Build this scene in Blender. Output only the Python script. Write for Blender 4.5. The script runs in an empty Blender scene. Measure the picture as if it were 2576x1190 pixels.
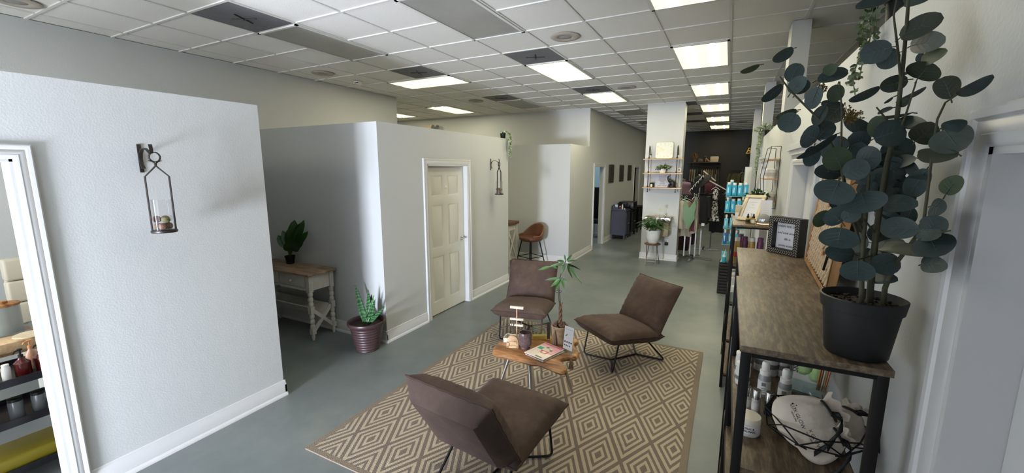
import bpy, bmesh, math, random
from mathutils import Vector, Matrix
random.seed(7)
PI = math.pi
S = bpy.context.scene
COL = S.collection
RAD = math.radians

# ------------------------------------------------------------------ camera
F_PX, YAW, PITCH, EYE = 1042.1, .4791, .1625, 2.0
cd = bpy.data.cameras.new('camera'); cam = bpy.data.objects.new('camera', cd); COL.objects.link(cam)
cam.location = (0, 0, EYE); cam.rotation_euler = (PI/2-PITCH, 0, YAW)
cd.sensor_fit = 'HORIZONTAL'; cd.sensor_width = 36; cd.lens = F_PX/2576*36
cd.clip_start = .02; cd.clip_end = 200
S.camera = cam
_f = Vector((-math.sin(YAW)*math.cos(PITCH), math.cos(YAW)*math.cos(PITCH), -math.sin(PITCH)))
_r = Vector((math.cos(YAW), math.sin(YAW), 0)); _u = _r.cross(_f)
CAM = Vector((0, 0, EYE))
def survey(x, y, X=None, Y=None, Z=None):
    """a sight line surveyed from the photograph, met with a plane of the room"""
    d = _r*((x-1288)/F_PX) - _u*((y-595)/F_PX) + _f
    s = X/d.x if X is not None else (Y/d.y if Y is not None else (Z-EYE)/d.z)
    return CAM + d*s

# ------------------------------------------------------------------ materials
def lin(h):
    if isinstance(h, str):
        h = h.lstrip('#'); c = [int(h[i:i+2], 16)/255 for i in (0, 2, 4)]
    else: c = [v/255 for v in h]
    return tuple(v/12.92 if v <= .04045 else ((v+.055)/1.055)**2.4 for v in c) + (1,)
MATS = {}
def new_mat(name):
    m = bpy.data.materials.new(name); m.use_nodes = True
    nt = m.node_tree; b = nt.nodes['Principled BSDF']
    MATS[name] = m
    return m, nt, b
def N(nt, t, **kw):
    n = nt.nodes.new(t)
    for k, v in kw.items(): setattr(n, k, v)
    return n
def coords(nt, scale=(1, 1, 1), kind='Object'):
    tc = N(nt, 'ShaderNodeTexCoord'); mp = N(nt, 'ShaderNodeMapping')
    mp.inputs['Scale'].default_value = scale
    nt.links.new(tc.outputs[kind], mp.inputs['Vector'])
    return mp.outputs['Vector']
def noise(nt, vec, scale, detail=4, rough=.55):
    n = N(nt, 'ShaderNodeTexNoise'); n.inputs['Scale'].default_value = scale
    n.inputs['Detail'].default_value = detail; n.inputs['Roughness'].default_value = rough
    nt.links.new(vec, n.inputs['Vector']); return n.outputs['Fac']
def ramp(nt, fac, stops):
    r = N(nt, 'ShaderNodeValToRGB'); e = r.color_ramp.elements
    while len(e) < len(stops): e.new(.5)
    for i, (p, c) in enumerate(stops): e[i].position = p; e[i].color = c
    nt.links.new(fac, r.inputs['Fac']); return r.outputs['Color']
def bump(nt, b, h, strength=.2, dist=.01):
    n = N(nt, 'ShaderNodeBump'); n.inputs['Strength'].default_value = strength; n.inputs['Distance'].default_value = dist
    nt.links.new(h, n.inputs['Height']); nt.links.new(n.outputs['Normal'], b.inputs['Normal'])
def mat(name, c, rough=.6, metal=0, c2=None, vs=6, vstretch=(1, 1, 1), bs=0, bstr=.2, bdist=.005, sheen=0, spec=None, emit=0, alpha=1, trans=0, coat=0, sub=0):
    if name in MATS: return MATS[name]
    m, nt, b = new_mat(name)
    b.inputs['Base Color'].default_value = lin(c)
    b.inputs['Roughness'].default_value = rough; b.inputs['Metallic'].default_value = metal
    if spec is not None: b.inputs['Specular IOR Level'].default_value = spec
    if sheen: b.inputs['Sheen Weight'].default_value = sheen; b.inputs['Sheen Roughness'].default_value = .4
    if coat: b.inputs['Coat Weight'].default_value = coat
    if trans: b.inputs['Transmission Weight'].default_value = trans
    if alpha < 1: b.inputs['Alpha'].default_value = alpha
    if emit: b.inputs['Emission Color'].default_value = lin(c); b.inputs['Emission Strength'].default_value = emit
    v = None
    if c2 is not None or bs: v = coords(nt, vstretch)
    if c2 is not None:
        f = noise(nt, v, vs, 6, .6)
        nt.links.new(ramp(nt, f, [(.32, lin(c)), (.68, lin(c2))]), b.inputs['Base Color'])
    if bs: bump(nt, b, noise(nt, v, bs, 3), bstr, bdist)
    return m
def glass(name, c='#ffffff', alpha=.16, rough=.04):
    """thin clear glass or acrylic: mostly lets the view through, keeps its reflections"""
    m, nt, b = new_mat(name)
    out = nt.nodes['Material Output']
    tr = N(nt, 'ShaderNodeBsdfTransparent'); tr.inputs['Color'].default_value = lin(c)
    gl = N(nt, 'ShaderNodeBsdfGlossy'); gl.inputs['Roughness'].default_value = rough
    mx = N(nt, 'ShaderNodeMixShader')
    lw = N(nt, 'ShaderNodeLayerWeight'); lw.inputs['Blend'].default_value = .25
    ma = N(nt, 'ShaderNodeMath', operation='MULTIPLY_ADD'); ma.inputs[1].default_value = .45; ma.inputs[2].default_value = alpha*.25
    nt.links.new(lw.outputs['Facing'], ma.inputs[0]); nt.links.new(ma.outputs[0], mx.inputs['Fac'])
    nt.links.new(tr.outputs[0], mx.inputs[1]); nt.links.new(gl.outputs[0], mx.inputs[2])
    nt.links.new(mx.outputs[0], out.inputs['Surface'])
    return m

WALL = mat('wall_paint', '#bcbebd', .55, bs=95, bstr=.22, bdist=.004)
TRIM = mat('white_gloss_trim', '#cacaca', .36)
DOORM = mat('door_cream_white', '#d2d0c6', .4)
BLACKWALL = mat('black_wall_paint', '#131212', .6, bs=80, bstr=.15, bdist=.004)
def concrete():
    m, nt, b = new_mat('painted_concrete')
    v = coords(nt)
    a = noise(nt, v, .9, 8, .62); c = ramp(nt, a, [(.34, lin('#626969')), (.47, lin('#6c7373')), (.58, lin('#757a79')), (.72, lin('#85877f'))])
    f2 = noise(nt, v, 9, 5, .6)
    mx = N(nt, 'ShaderNodeMix', data_type='RGBA', blend_type='MULTIPLY'); mx.inputs['Factor'].default_value = .35
    nt.links.new(c, mx.inputs['A']); nt.links.new(ramp(nt, f2, [(.3, (.84, .84, .84, 1)), (.65, (1, 1, 1, 1))]), mx.inputs['B'])
    nt.links.new(mx.outputs['Result'], b.inputs['Base Color'])
    r = N(nt, 'ShaderNodeMapRange'); r.inputs['To Min'].default_value = .30; r.inputs['To Max'].default_value = .46; b.inputs['Specular IOR Level'].default_value = .35
    nt.links.new(f2, r.inputs['Value']); nt.links.new(r.outputs[0], b.inputs['Roughness'])
    bump(nt, b, noise(nt, v, 22, 4), .06, .004)
    return m
FLOORM = concrete()
def tilemat():
    m, nt, b = new_mat('ceiling_tile')
    v = coords(nt)
    n1 = noise(nt, v, 120, 3, .7); n2 = noise(nt, v, 1.1, 2)
    c = ramp(nt, n1, [(.30, lin('#bdb9b0')), (.42, lin('#dedbd4'))])
    mx = N(nt, 'ShaderNodeMix', data_type='RGBA', blend_type='MULTIPLY'); mx.inputs['Factor'].default_value = .25
    nt.links.new(c, mx.inputs['A']); nt.links.new(ramp(nt, n2, [(.3, (.85, .84, .82, 1)), (.7, (1, 1, 1, 1))]), mx.inputs['B'])
    nt.links.new(mx.outputs['Result'], b.inputs['Base Color'])
    b.inputs['Roughness'].default_value = .9
    bump(nt, b, n1, .35, .004)
    return m
TILE = tilemat()
GRID = mat('ceiling_tee_metal', '#d2d0ca', .45)
def woodmat(name, c1, c2, c3, axis=1, fine=60, rough=.5, big=3.0, ns=1.6):
    m, nt, b = new_mat(name)
    sc = [fine/4]*3; sc[axis] = fine/26
    v = coords(nt, tuple(sc)); n1 = noise(nt, v, ns, 8, .65)
    v2 = coords(nt, (big, big, big)); n2 = noise(nt, v2, 1.2, 5, .6)
    c = ramp(nt, n1, [(.36, lin(c1)), (.5, lin(c2)), (.66, lin(c3))])
    mx = N(nt, 'ShaderNodeMix', data_type='RGBA', blend_type='MULTIPLY'); mx.inputs['Factor'].default_value = .55
    nt.links.new(c, mx.inputs['A']); nt.links.new(ramp(nt, n2, [(.35, (.62, .6, .58, 1)), (.62, (1, 1, 1, 1))]), mx.inputs['B'])
    nt.links.new(mx.outputs['Result'], b.inputs['Base Color'])
    b.inputs['Roughness'].default_value = rough
    bump(nt, b, n1, .08, .003)
    return m
SHELFWOOD = woodmat('weathered_grey_brown_wood', '#463a2f', '#64543f', '#84735c', 1, 110, ns=3.2, big=4)
TEAK = woodmat('honey_live_edge_wood', '#6d4323', '#a36f3e', '#c29360', 0, 60, .42, 7)
PINE = woodmat('worn_pine_top', '#6f5a48', '#927a62', '#a58d74', 0, 40, .6)
LIGHTWOOD = woodmat('light_wood', '#b08a60', '#c9a67c', '#dabf9a', 0, 50)
OAK = woodmat('frame_oak', '#8d6238', '#ab7c4b', '#bb9160', 2, 50)
PALEFRAME = mat('pale_wood_frame', '#d9c9ab', .5, c2='#cdbb9b', vs=14)
BLACKMETAL = mat('black_powder_metal', '#0d0b0a', .5, spec=.25)
IRON = mat('dark_iron', '#2a2422', .42, .3)
CHROME = mat('chrome', '#c8c8c8', .18, 1)
STEEL = mat('brushed_steel', '#a9a49b', .35, .9)
def suede():
    m, nt, b = new_mat('brown_suede')
    v = coords(nt); a = noise(nt, v, 6, 7, .65); n2 = noise(nt, v, 220, 2)
    nt.links.new(ramp(nt, a, [(.30, lin('#3b2b25')), (.52, lin('#47362d')), (.75, lin('#57453a'))]), b.inputs['Base Color'])
    b.inputs['Roughness'].default_value = .82
    b.inputs['Sheen Weight'].default_value = .08; b.inputs['Sheen Roughness'].default_value = .45
    b.inputs['Sheen Tint'].default_value = lin('#b8a8b0')
    bump(nt, b, n2, .12, .001)
    return m
SUEDE = suede()
PIPING = mat('brown_piping', '#3c2a22', .8)
LEATHER = mat('tan_leather', '#58331f', .5, c2='#674029', vs=5)
WHITECER = mat('white_ceramic', '#e0ddd6', .4)
WHITEPL = mat('white_plastic', '#dfdcd5', .4)
BLACKPL = mat('black_plastic', '#0c0c0c', .5, spec=.3)
SOIL = mat('dark_soil', '#1d1713', .95, c2='#37291f', vs=60, bs=50, bstr=1, bdist=.02)
CLEAR = glass('clear_glass')
ACRYL = glass('clear_acrylic', '#f4fbfb', .25)
PAPER = mat('white_paper', '#d8d8dc', .6)
INK = mat('black_ink', '#1c1c1e', .6)
def rugmat():
    m, nt, b = new_mat('diamond_rug')
    tc = N(nt, 'ShaderNodeTexCoord'); sp = N(nt, 'ShaderNodeSeparateXYZ')
    wob = N(nt, 'ShaderNodeTexNoise'); wob.inputs['Scale'].default_value = 160; wob.inputs['Detail'].default_value = 1
    nt.links.new(tc.outputs['Object'], wob.inputs['Vector'])
    nt.links.new(tc.outputs['Object'], sp.inputs[0])
    def math_(op, a, b_=None, c=None):
        n = N(nt, 'ShaderNodeMath', operation=op)
        for i, q in enumerate((a, b_, c)):
            if q is None: continue
            if isinstance(q, (int, float)): n.inputs[i].default_value = q
            else: nt.links.new(q, n.inputs[i])
        return n.outputs[0]
    # world phase: a diamond centred on (-.83, 2.92); lattice vectors (+-.155, .305)
    x = math_('DIVIDE', math_('ADD', sp.outputs['X'], .83), .31)
    y = math_('DIVIDE', math_('SUBTRACT', sp.outputs['Y'], 2.92), .61)
    p = math_('ADD', x, y); q = math_('SUBTRACT', x, y)
    fp = math_('ABSOLUTE', math_('SUBTRACT', p, math_('ROUND', p)))
    fq = math_('ABSOLUTE', math_('SUBTRACT', q, math_('ROUND', q)))
    d = math_('MULTIPLY', math_('MAXIMUM', fp, fq), 2.0)
    d = math_('ADD', d, math_('MULTIPLY', math_('SUBTRACT', wob.outputs['Fac'], .5), .05))
    r = N(nt, 'ShaderNodeValToRGB'); r.color_ramp.interpolation = 'CONSTANT'
    br, lt = lin('#72665c'), lin('#b0a38d')
    e = r.color_ramp.elements
    st = [(0, br), (.17, lt), (.31, br), (.45, lt), (.60, br), (.74, lt), (.90, br)]
    while len(e) < len(st): e.new(.5)
    for i, (a, c) in enumerate(st): e[i].position = a; e[i].color = c
    nt.links.new(d, r.inputs['Fac'])
    # border band
    ex = math_('ABSOLUTE', math_('ADD', sp.outputs['X'], 1.34)); ey = math_('ABSOLUTE', math_('SUBTRACT', sp.outputs['Y'], 3.24))
    edge = math_('MAXIMUM', math_('GREATER_THAN', ex, 1.185), math_('GREATER_THAN', ey, 1.49))
    mx = N(nt, 'ShaderNodeMix', data_type='RGBA'); nt.links.new(edge, mx.inputs['Factor'])
    nt.links.new(r.outputs['Color'], mx.inputs['A']); mx.inputs['B'].default_value = lin('#7f7263')
    # stains
    n2 = N(nt, 'ShaderNodeTexNoise'); n2.inputs['Scale'].default_value = 1.3; n2.inputs['Detail'].default_value = 3
    nt.links.new(tc.outputs['Object'], n2.inputs['Vector'])
    m2 = N(nt, 'ShaderNodeMix', data_type='RGBA', blend_type='MULTIPLY'); m2.inputs['Factor'].default_value = .3
    nt.links.new(mx.outputs['Result'], m2.inputs['A'])
    nt.links.new(ramp(nt, n2.outputs['Fac'], [(.35, (.72, .68, .62, 1)), (.6, (1, 1, 1, 1))]), m2.inputs['B'])
    nt.links.new(m2.outputs['Result'], b.inputs['Base Color'])
    b.inputs['Roughness'].default_value = .95
    wv = N(nt, 'ShaderNodeTexVoronoi'); wv.inputs['Scale'].default_value = 130
    nt.links.new(tc.outputs['Object'], wv.inputs['Vector'])
    bump(nt, b, wv.outputs['Distance'], .6, .004)
    return m
RUGM = rugmat()
def leafmat(name, c1, c2, c3, rough=.5):
    m, nt, b = new_mat(name)
    v = coords(nt); n1 = noise(nt, v, 9, 3); n2 = noise(nt, v, 55, 4)
    nt.links.new(ramp(nt, n1, [(.3, lin(c1)), (.5, lin(c2)), (.72, lin(c3))]), b.inputs['Base Color'])
    b.inputs['Roughness'].default_value = rough
    bump(nt, b, n2, .25, .002)
    return m
EUC = leafmat('eucalyptus_blue_green', '#263232', '#344443', '#41524f', .62)
EUCG = leafmat('eucalyptus_green', '#33402c', '#3f4e36', '#4c5b3e', .62)
VEIN = mat('pale_leaf_vein', '#55645f', .6)
DARKLEAF = leafmat('dark_green_leaf', '#1d3a1c', '#27491f', '#33592a', .4)
MIDLEAF = leafmat('mid_green_leaf', '#2e4a22', '#3d5f2c', '#52773a', .5)
PALELEAF = leafmat('pale_green_leaf', '#7e8c70', '#98a587', '#b2bd9f', .6)

# ------------------------------------------------------------------ mesh builder
class MB:
    def __init__(s, smooth=False): s.bm = bmesh.new(); s.smooth = smooth; s.mi = 0
    def _v(s, co): return s.bm.verts.new(co)
    def face(s, vs, smooth=None):
        try: f = s.bm.faces.new(vs)
        except ValueError: return None
        f.smooth = s.smooth if smooth is None else smooth
        f.material_index = s.mi
        return f
    def box(s, a, b, M=None):
        (x0, y0, z0), (x1, y1, z1) = a, b
        x0, x1 = min(x0, x1), max(x0, x1); y0, y1 = min(y0, y1), max(y0, y1); z0, z1 = min(z0, z1), max(z0, z1)
        c = [Vector(q) for q in ((x0,y0,z0),(x1,y0,z0),(x1,y1,z0),(x0,y1,z0),(x0,y0,z1),(x1,y0,z1),(x1,y1,z1),(x0,y1,z1))]
        if M is not None: c = [M @ q for q in c]
        v = [s._v(q) for q in c]
        for i in ((0,3,2,1),(4,5,6,7),(0,1,5,4),(1,2,6,5),(2,3,7,6),(3,0,4,7)): s.face([v[k] for k in i], False)
        return s
    def bar(s, p, q, w, h=None, up=(0, 0, 1)):
        """rectangular bar between two points"""
        h = h or w; p, q = Vector(p), Vector(q); d = (q-p).normalized(); u = Vector(up)
        if abs(d.dot(u)) > .98: u = Vector((0, 1, 0))
        a = d.cross(u).normalized(); u = a.cross(d).normalized()
        v = []
        for o in (p, q):
            for (i, j) in ((-1,-1),(1,-1),(1,1),(-1,1)): v.append(s._v(o + a*(i*w/2) + u*(j*h/2)))
        s.face([v[3],v[2],v[1],v[0]], False); s.face(v[4:8], False)
        for i in range(4):
            j = (i+1) % 4; s.face([v[i], v[j], v[j+4], v[i+4]], False)
        return s
    def tube(s, pts, r, n=8, closed=False, cap=True):
        pts = [Vector(p) for p in pts]; L = len(pts)
        rs = r if isinstance(r, (list, tuple)) else [r]*L
        rings = []; ref = None
        for i, p in enumerate(pts):
            if closed: d = pts[(i+1) % L] - pts[i-1]
            else: d = pts[min(i+1, L-1)] - pts[max(i-1, 0)]
            if d.length < 1e-9: d = Vector((0, 0, 1))
            d.normalize()
            if ref is None:
                ref = Vector((0, 0, 1)) if abs(d.z) < .9 else Vector((1, 0, 0))
            a = d.cross(ref)
            if a.length < 1e-4: a = d.cross(Vector((0, 1, 0)))
            a.normalize(); b = a.cross(d).normalized(); ref = b
            rings.append([s._v(p + (a*math.cos(2*PI*k/n) + b*math.sin(2*PI*k/n))*rs[i]) for k in range(n)])
        for i in range(L if closed else L-1):
            A, B = rings[i], rings[(i+1) % L]
            for k in range(n): s.face([A[k], A[(k+1) % n], B[(k+1) % n], B[k]], True)
        if cap and not closed:
            s.face(rings[0][::-1], False); s.face(rings[-1], False)
        return s
    def lathe(s, prof, c=(0, 0, 0), n=28, axis='z', capb=True, capt=True, sx=1, sy=1, M=None):
        """profile of (radius, height) turned around an upright axis through c"""
        c = Vector(c); rings = []
        for (r, h) in prof:
            ring = []
            for k in range(n):
                t = 2*PI*k/n; p = Vector((r*sx*math.cos(t), r*sy*math.sin(t), h))
                if M is not None: p = M @ p
                ring.append(s._v(c+p))
            rings.append(ring)
        for A, B in zip(rings, rings[1:]):
            for k in range(n): s.face([A[k], A[(k+1) % n], B[(k+1) % n], B[k]], True)
        if capb and prof[0][0] > 1e-6: s.face(rings[0][::-1], False)
        if capt and prof[-1][0] > 1e-6: s.face(rings[-1], False)
        return s
    def ball(s, c, r, n=12, m=8, sc=(1, 1, 1), M=None, bumpy=0):
        c = Vector(c); rows = []
        for i in range(m+1):
            ph = PI*i/m; row = []
            for k in range(n):
                t = 2*PI*k/n; q = 1 + (random.uniform(-bumpy, bumpy) if bumpy else 0)
                p = Vector((math.sin(ph)*math.cos(t)*sc[0]*r*q, math.sin(ph)*math.sin(t)*sc[1]*r*q, -math.cos(ph)*sc[2]*r*q))
                if M is not None: p = M @ p
                row.append(p+c)
            rows.append(row)
        bot = s._v(rows[0][0]); top = s._v(rows[-1][0])
        vr = [[s._v(p) for p in row] for row in rows[1:-1]]
        for k in range(n):
            s.face([bot, vr[0][(k+1) % n], vr[0][k]], True); s.face([top, vr[-1][k], vr[-1][(k+1) % n]], True)
        for A, B in zip(vr, vr[1:]):
            for k in range(n): s.face([A[k], A[(k+1) % n], B[(k+1) % n], B[k]], True)
        return s
    def prism(s, out, z0, z1, M=None):
        """closed outline of (x, y) extruded from z0 to z1, then placed by M"""
        M = M or Matrix()
        lo = [s._v(M @ Vector((x, y, z0))) for x, y in out]; hi = [s._v(M @ Vector((x, y, z1))) for x, y in out]
        s.face(lo[::-1], False); s.face(hi, False); n = len(out)
        for i in range(n): s.face([lo[i], lo[(i+1) % n], hi[(i+1) % n], hi[i]], False)
        return s
    def sheet(s, fn, nu, nv, smooth=True, closeu=False):
        g = [[s._v(fn(i/(nu-1) if not closeu else i/nu, j/(nv-1))) for j in range(nv)] for i in range(nu)]
        for i in range(nu if closeu else nu-1):
            for j in range(nv-1):
                k = (i+1) % nu; s.face([g[i][j], g[k][j], g[k][j+1], g[i][j+1]], smooth)
        return g
    def quad(s, a, b, c, d):
        s.face([s._v(Vector(q)) for q in (a, b, c, d)], False); return s
    def leaf(s, base, tip, side, wid, curl=.1, shape='oval', n=7, fold=.12, nrm=None):
        base, tip, side = Vector(base), Vector(tip), Vector(side).normalized()
        ax = tip-base; L = ax.length; up = side.cross(ax).normalized() if nrm is None else Vector(nrm)
        prev = None
        for i in range(n+1):
            t = i/n
            if shape == 'oval': w = math.sin(PI*min(1, t*.97+.03)**.85)**.55
            elif shape == 'round': t2 = .02+.96*t; w = (1-abs(2*t2-1)**2.3)**.5*(.93+.07*math.sin(PI*t))
            elif shape == 'lance': w = (math.sin(PI*t**.8))**.9
            elif shape == 'blade': w = (1-t**3)*(.55+.45*min(1, t*4)) if t < 1 else .01
            else: w = math.sin(PI*t)**.7
            w = max(w, .02)*wid/2
            c = base + ax*t + up*(curl*L*math.sin(PI*t)*.5)
            e = up*(fold*w)
            row = [s._v(c + side*(w*k) + e*(k*k)) for k in ((-1, -.5, 0, .5, 1) if n > 6 else (-1, 0, 1))]
            if prev:
                for k in range(len(row)-1): s.face([prev[k], prev[k+1], row[k+1], row[k]], True)
            prev = row
        return s
    def build(s, name, m, parent=None, origin=None, bevel=0, segs=2, sub=0, solid=0, weld=True, sharp=40):
        if weld: bmesh.ops.remove_doubles(s.bm, verts=s.bm.verts, dist=1e-6)
        if bevel:
            es = [e for e in s.bm.edges if len(e.link_faces) == 2 and e.calc_face_angle(0) > .6]
            if es: bmesh.ops.bevel(s.bm, geom=es, offset=bevel, segments=segs, profile=.5, affect='EDGES', clamp_overlap=True)
        bmesh.ops.recalc_face_normals(s.bm, faces=s.bm.faces)
        me = bpy.data.meshes.new(name)
        if origin is None and parent is not None and not parent.get('_local'):
            o_ = parent; org = Vector((0, 0, 0))
            while o_ is not None: org += o_.location; o_ = o_.parent
            origin = org
        if origin is not None: bmesh.ops.translate(s.bm, verts=s.bm.verts, vec=-Vector(origin))
        s.bm.to_mesh(me); s.bm.free()
        for q in (m if isinstance(m, (list, tuple)) else (m,)): me.materials.append(q)
        if sharp: me.set_sharp_from_angle(angle=RAD(sharp))
        o = bpy.data.objects.new(name, me); COL.objects.link(o)
        if parent is not None:
            o.parent = parent
            if parent.get('_local'): o['_local'] = 1
        elif origin is not None: o.location = origin
        if solid:
            md = o.modifiers.new('thickness', 'SOLIDIFY'); md.thickness = solid; md.offset = 0
        if sub:
            md = o.modifiers.new('smooth', 'SUBSURF'); md.levels = sub; md.render_levels = sub
        return o
def tag(o, label, cat, group=None):
    o['label'] = label; o['category'] = cat
    if group: o['group'] = group
    return o
def thing(name, label, cat, loc=(0, 0, 0), rotz=0, group=None, local=False):
    o = bpy.data.objects.new(name, None); COL.objects.link(o)
    o.location = loc; o.rotation_euler = (0, 0, rotz); o.empty_display_size = .05
    if local: o['_local'] = 1
    return tag(o, label, cat, group)
def one(mb, name, m, label, cat, loc, group=None, **kw):
    return tag(mb.build(name, m, None, origin=loc, **kw), label, cat, group)
def struct(name, mb, m, parent=None, **kw):
    o = mb.build(name, m, parent, **kw)
    if parent is None: o['kind'] = 'structure'
    return o
def dup(root, loc, rotz=None, label=None, group=None):
    r = root.copy(); COL.objects.link(r); r.location = loc
    if rotz is not None: r.rotation_euler = (0, 0, rotz)
    if label: r['label'] = label
    if group: r['group'] = group
    for ch in list(root.children):
        c = ch.copy(); COL.objects.link(c); c.parent = r
        for g in list(ch.children):
            d = g.copy(); COL.objects.link(d); d.parent = c
    return r
def place(a, axis_x, axis_y):
    """matrix that puts a flat drawing (x, y) on a surface point a with the given directions"""
    x = Vector(axis_x).normalized(); y = Vector(axis_y).normalized(); z = x.cross(y)
    return Matrix(((x.x, y.x, z.x, a[0]), (x.y, y.y, z.y, a[1]), (x.z, y.z, z.z, a[2]), (0, 0, 0, 1)))
def writing(lines, M, m, parent, name='lettering', size=.02, lead=1.25, align='CENTER', depth=.0004, shear=0, width=None):
    """words as thin real lettering on a surface; M maps the drawing plane to the place"""
    bm = bmesh.new()
    for i, t in enumerate(lines):
        sz = size[i] if isinstance(size, (list, tuple)) else size
        cu = bpy.data.curves.new('t', 'FONT'); cu.body = t; cu.size = sz; cu.align_x = align; cu.extrude = depth; cu.shear = shear if not isinstance(shear, (list, tuple)) else shear[i]
        cu.resolution_u = 2
        o = bpy.data.objects.new('t', cu); COL.objects.link(o)
        dg = bpy.context.evaluated_depsgraph_get(); dg.update()
        me = bpy.data.meshes.new_from_object(o.evaluated_get(dg))
        b2 = bmesh.new(); b2.from_mesh(me)
        y = -i*lead if not isinstance(lead, (list, tuple)) else -lead[i]
        if isinstance(lead, (int, float)) : y = -i*lead*sz
        sc = 1.0
        if width:
            xs = [v.co.x for v in b2.verts]
            if xs and (max(xs)-min(xs)) > width: sc = width/(max(xs)-min(xs))
        for v in b2.verts: v.co = M @ Vector((v.co.x*sc, v.co.y+y, v.co.z+depth))
        tmp = bpy.data.meshes.new('x'); b2.to_mesh(tmp); b2.free(); bm.from_mesh(tmp)
        bpy.data.objects.remove(o); bpy.data.curves.remove(cu); bpy.data.meshes.remove(me); bpy.data.meshes.remove(tmp)
    k = MB(); k.bm.free(); k.bm = bm
    return k.build(name, m, parent, weld=False)
# ================================================================== THE SETTING
XL, XR, ZC, ZP = -3.39, .44, 3.36, 2.5       # left partitions, right partition, ceiling, partition height
YF = -2.75                                    # shop front behind the camera
b = MB(); b.box((-10, YF-.2, -.1), (4.2, 17.6, 0)); struct('floor', b, FLOORM)
GX, GY, G = -.0959, 2.784, .61               # ceiling grid origin and pitch
b = MB(); b.box((-10, YF-.2, ZC+.006), (4.2, 17.6, ZC+.1)); struct('ceiling', b, TILE)
b = MB()
i = math.floor((-10-GX)/G)
while GX+i*G < 4.1:
    x = GX+i*G; b.box((x-.012, YF, ZC-.004), (x+.012, 17.4, ZC+.008)); i += 1
j = math.floor((YF-GY)/G)+1
while GY+j*G < 17.3:
    y = GY+j*G; b.box((-10, y-.012, ZC-.0035), (4.1, y+.012, ZC+.008)); j += 1
struct('trim_1', b, GRID)

def wall(name, *boxes, m=WALL):
    b = MB()
    for q in boxes: b.box(*q)
    return struct(name, b, m)
T = .12
# left near room
wall('wall_left_near', ((XL-T, .76, 0), (XL, 2.11, ZP)), ((XL-T, -1.0, 2.05), (XL, .76, ZP)), ((XL-T, YF, 0), (XL, -.25, ZP)), ((-5.86, 1.99, 0), (XL-T, 2.11, ZP)))
wall('wall_left_far', ((-5.98, YF, 0), (-5.86, 6.4, ZC)))
wall('wall_left_bay', ((XL-T, 3.38, 0), (XL, 4.19, ZP)), ((XL-T, 4.19, 2.05), (XL, 5.105, ZP)), ((XL-T, 5.105, 0), (XL, 6.38, ZP)),
     ((-5.86, 3.38, 0), (XL-T, 3.38+T, ZP)), ((-5.86, 6.38-T, 0), (XL-T, 6.38, ZP)))
wall('wall_left_nook', ((-9.0, 8.22, 0), (-2.92, 8.34, ZP)), ((-3.04, 8.34, 0), (-2.92, 9.5, ZP)))
wall('wall_back_left', ((-9.2, 9.5, 0), (-2.92, 9.62, ZC)))
wall('wall_far_left_end', ((-9.2, 6.0, 0), (-9.08, 9.5, ZC)), ((-9.2, 6.28, 0), (-5.98, 6.4, ZC)))
XC = -2.92
wall('wall_corridor', ((XC-.12, 9.62, 0), (XC, 9.97, ZC)), ((XC-.12, 9.97, 2.05), (XC, 10.88, ZC)), ((XC-.12, 10.88, 0), (XC, 14.75, ZC)),
     ((XC-.12, 14.75, 2.05), (XC, 15.65, ZC)), ((XC-.12, 15.65, 0), (XC, 17.3, ZC)))
wall('wall_back', ((-6.2, 17.2, 0), (4.2, 17.4, ZC)), m=BLACKWALL)
SALONW = mat('pale_blue_wall', '#b4c6cc', .6)
wall('wall_salon', ((-6.3, 9.62, 0), (-6.2, 17.2, ZC)), ((-6.2, 14.0, 0), (XC-.12, 14.1, ZC)), m=SALONW)
wall('wall_right', ((XR, YF, 0), (XR+T, .2, ZP)), ((XR, .2, 2.04), (XR+T, 1.115, ZP)), ((XR, 1.115, 0), (XR+T, 2.90, ZP)),
     ((XR, 2.90, 2.04), (XR+T, 3.86, ZP)), ((XR, 3.86, 0), (XR+T, 6.55, ZP)), ((XR, 6.55, 2.04), (XR+T, 7.45, ZP)), ((XR, 7.45, 0), (XR+T, 8.1, ZP)))
wall('wall_right_far', ((3.9, YF, 0), (4.05, 17.3, ZC)))
# shop front behind the camera: wall with a wide window and a glazed door
wall('wall_front', ((-10, YF-.15, 0), (-5.5, YF, ZC)), ((-5.5, YF-.15, 0), (-3.8, YF, .9)), ((-5.5, YF-.15, 2.5), (-3.8, YF, ZC)), ((-3.8, YF-.15, 0), (-2.95, YF, ZC)), ((-2.95, YF-.15, 2.15), (-1.95, YF, ZC)), ((-1.95, YF-.15, 0), (-1.75, YF, ZC)),
     ((-1.75, YF-.15, 2.6), (.1, YF, ZC)), ((-1.75, YF-.15, 0), (.1, YF, .5)), ((.1, YF-.15, 0), (4.05, YF, ZC)))
b = MB()
for x in (-1.75, -.85, .04): b.box((x, YF-.1, .5), (x+.05, YF-.04, 2.6))
for z in (.5, 2.55): b.box((-1.75, YF-.1, z), (.1, YF-.04, z+.05))
w1 = struct('window_1', b, BLACKMETAL)
b = MB()
for x in (-5.5, -4.68, -3.85): b.box((x, YF-.1, .9), (x+.05, YF-.04, 2.5))
for z in (.9, 2.45): b.box((-5.5, YF-.1, z), (-3.8, YF-.04, z+.05))
struct('window_added', b, BLACKMETAL)  # unseen window added to go with the extra light on the left
b = MB()
for x in (-2.95, -2.02): b.box((x, YF-.1, 0), (x+.07, YF-.04, 2.15))
b.box((-2.95, YF-.1, 2.08), (-1.95, YF-.04, 2.15)); b.box((-2.88, YF-.1, 0), (-2.02, YF-.04, .1))
struct('door_1', b, BLACKMETAL)
wall('wall_added_blocker', ((-1.95, YF, 0), (-1.83, -.5, ZC)))  # unseen wall added to block door daylight from the right-hand side
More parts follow.
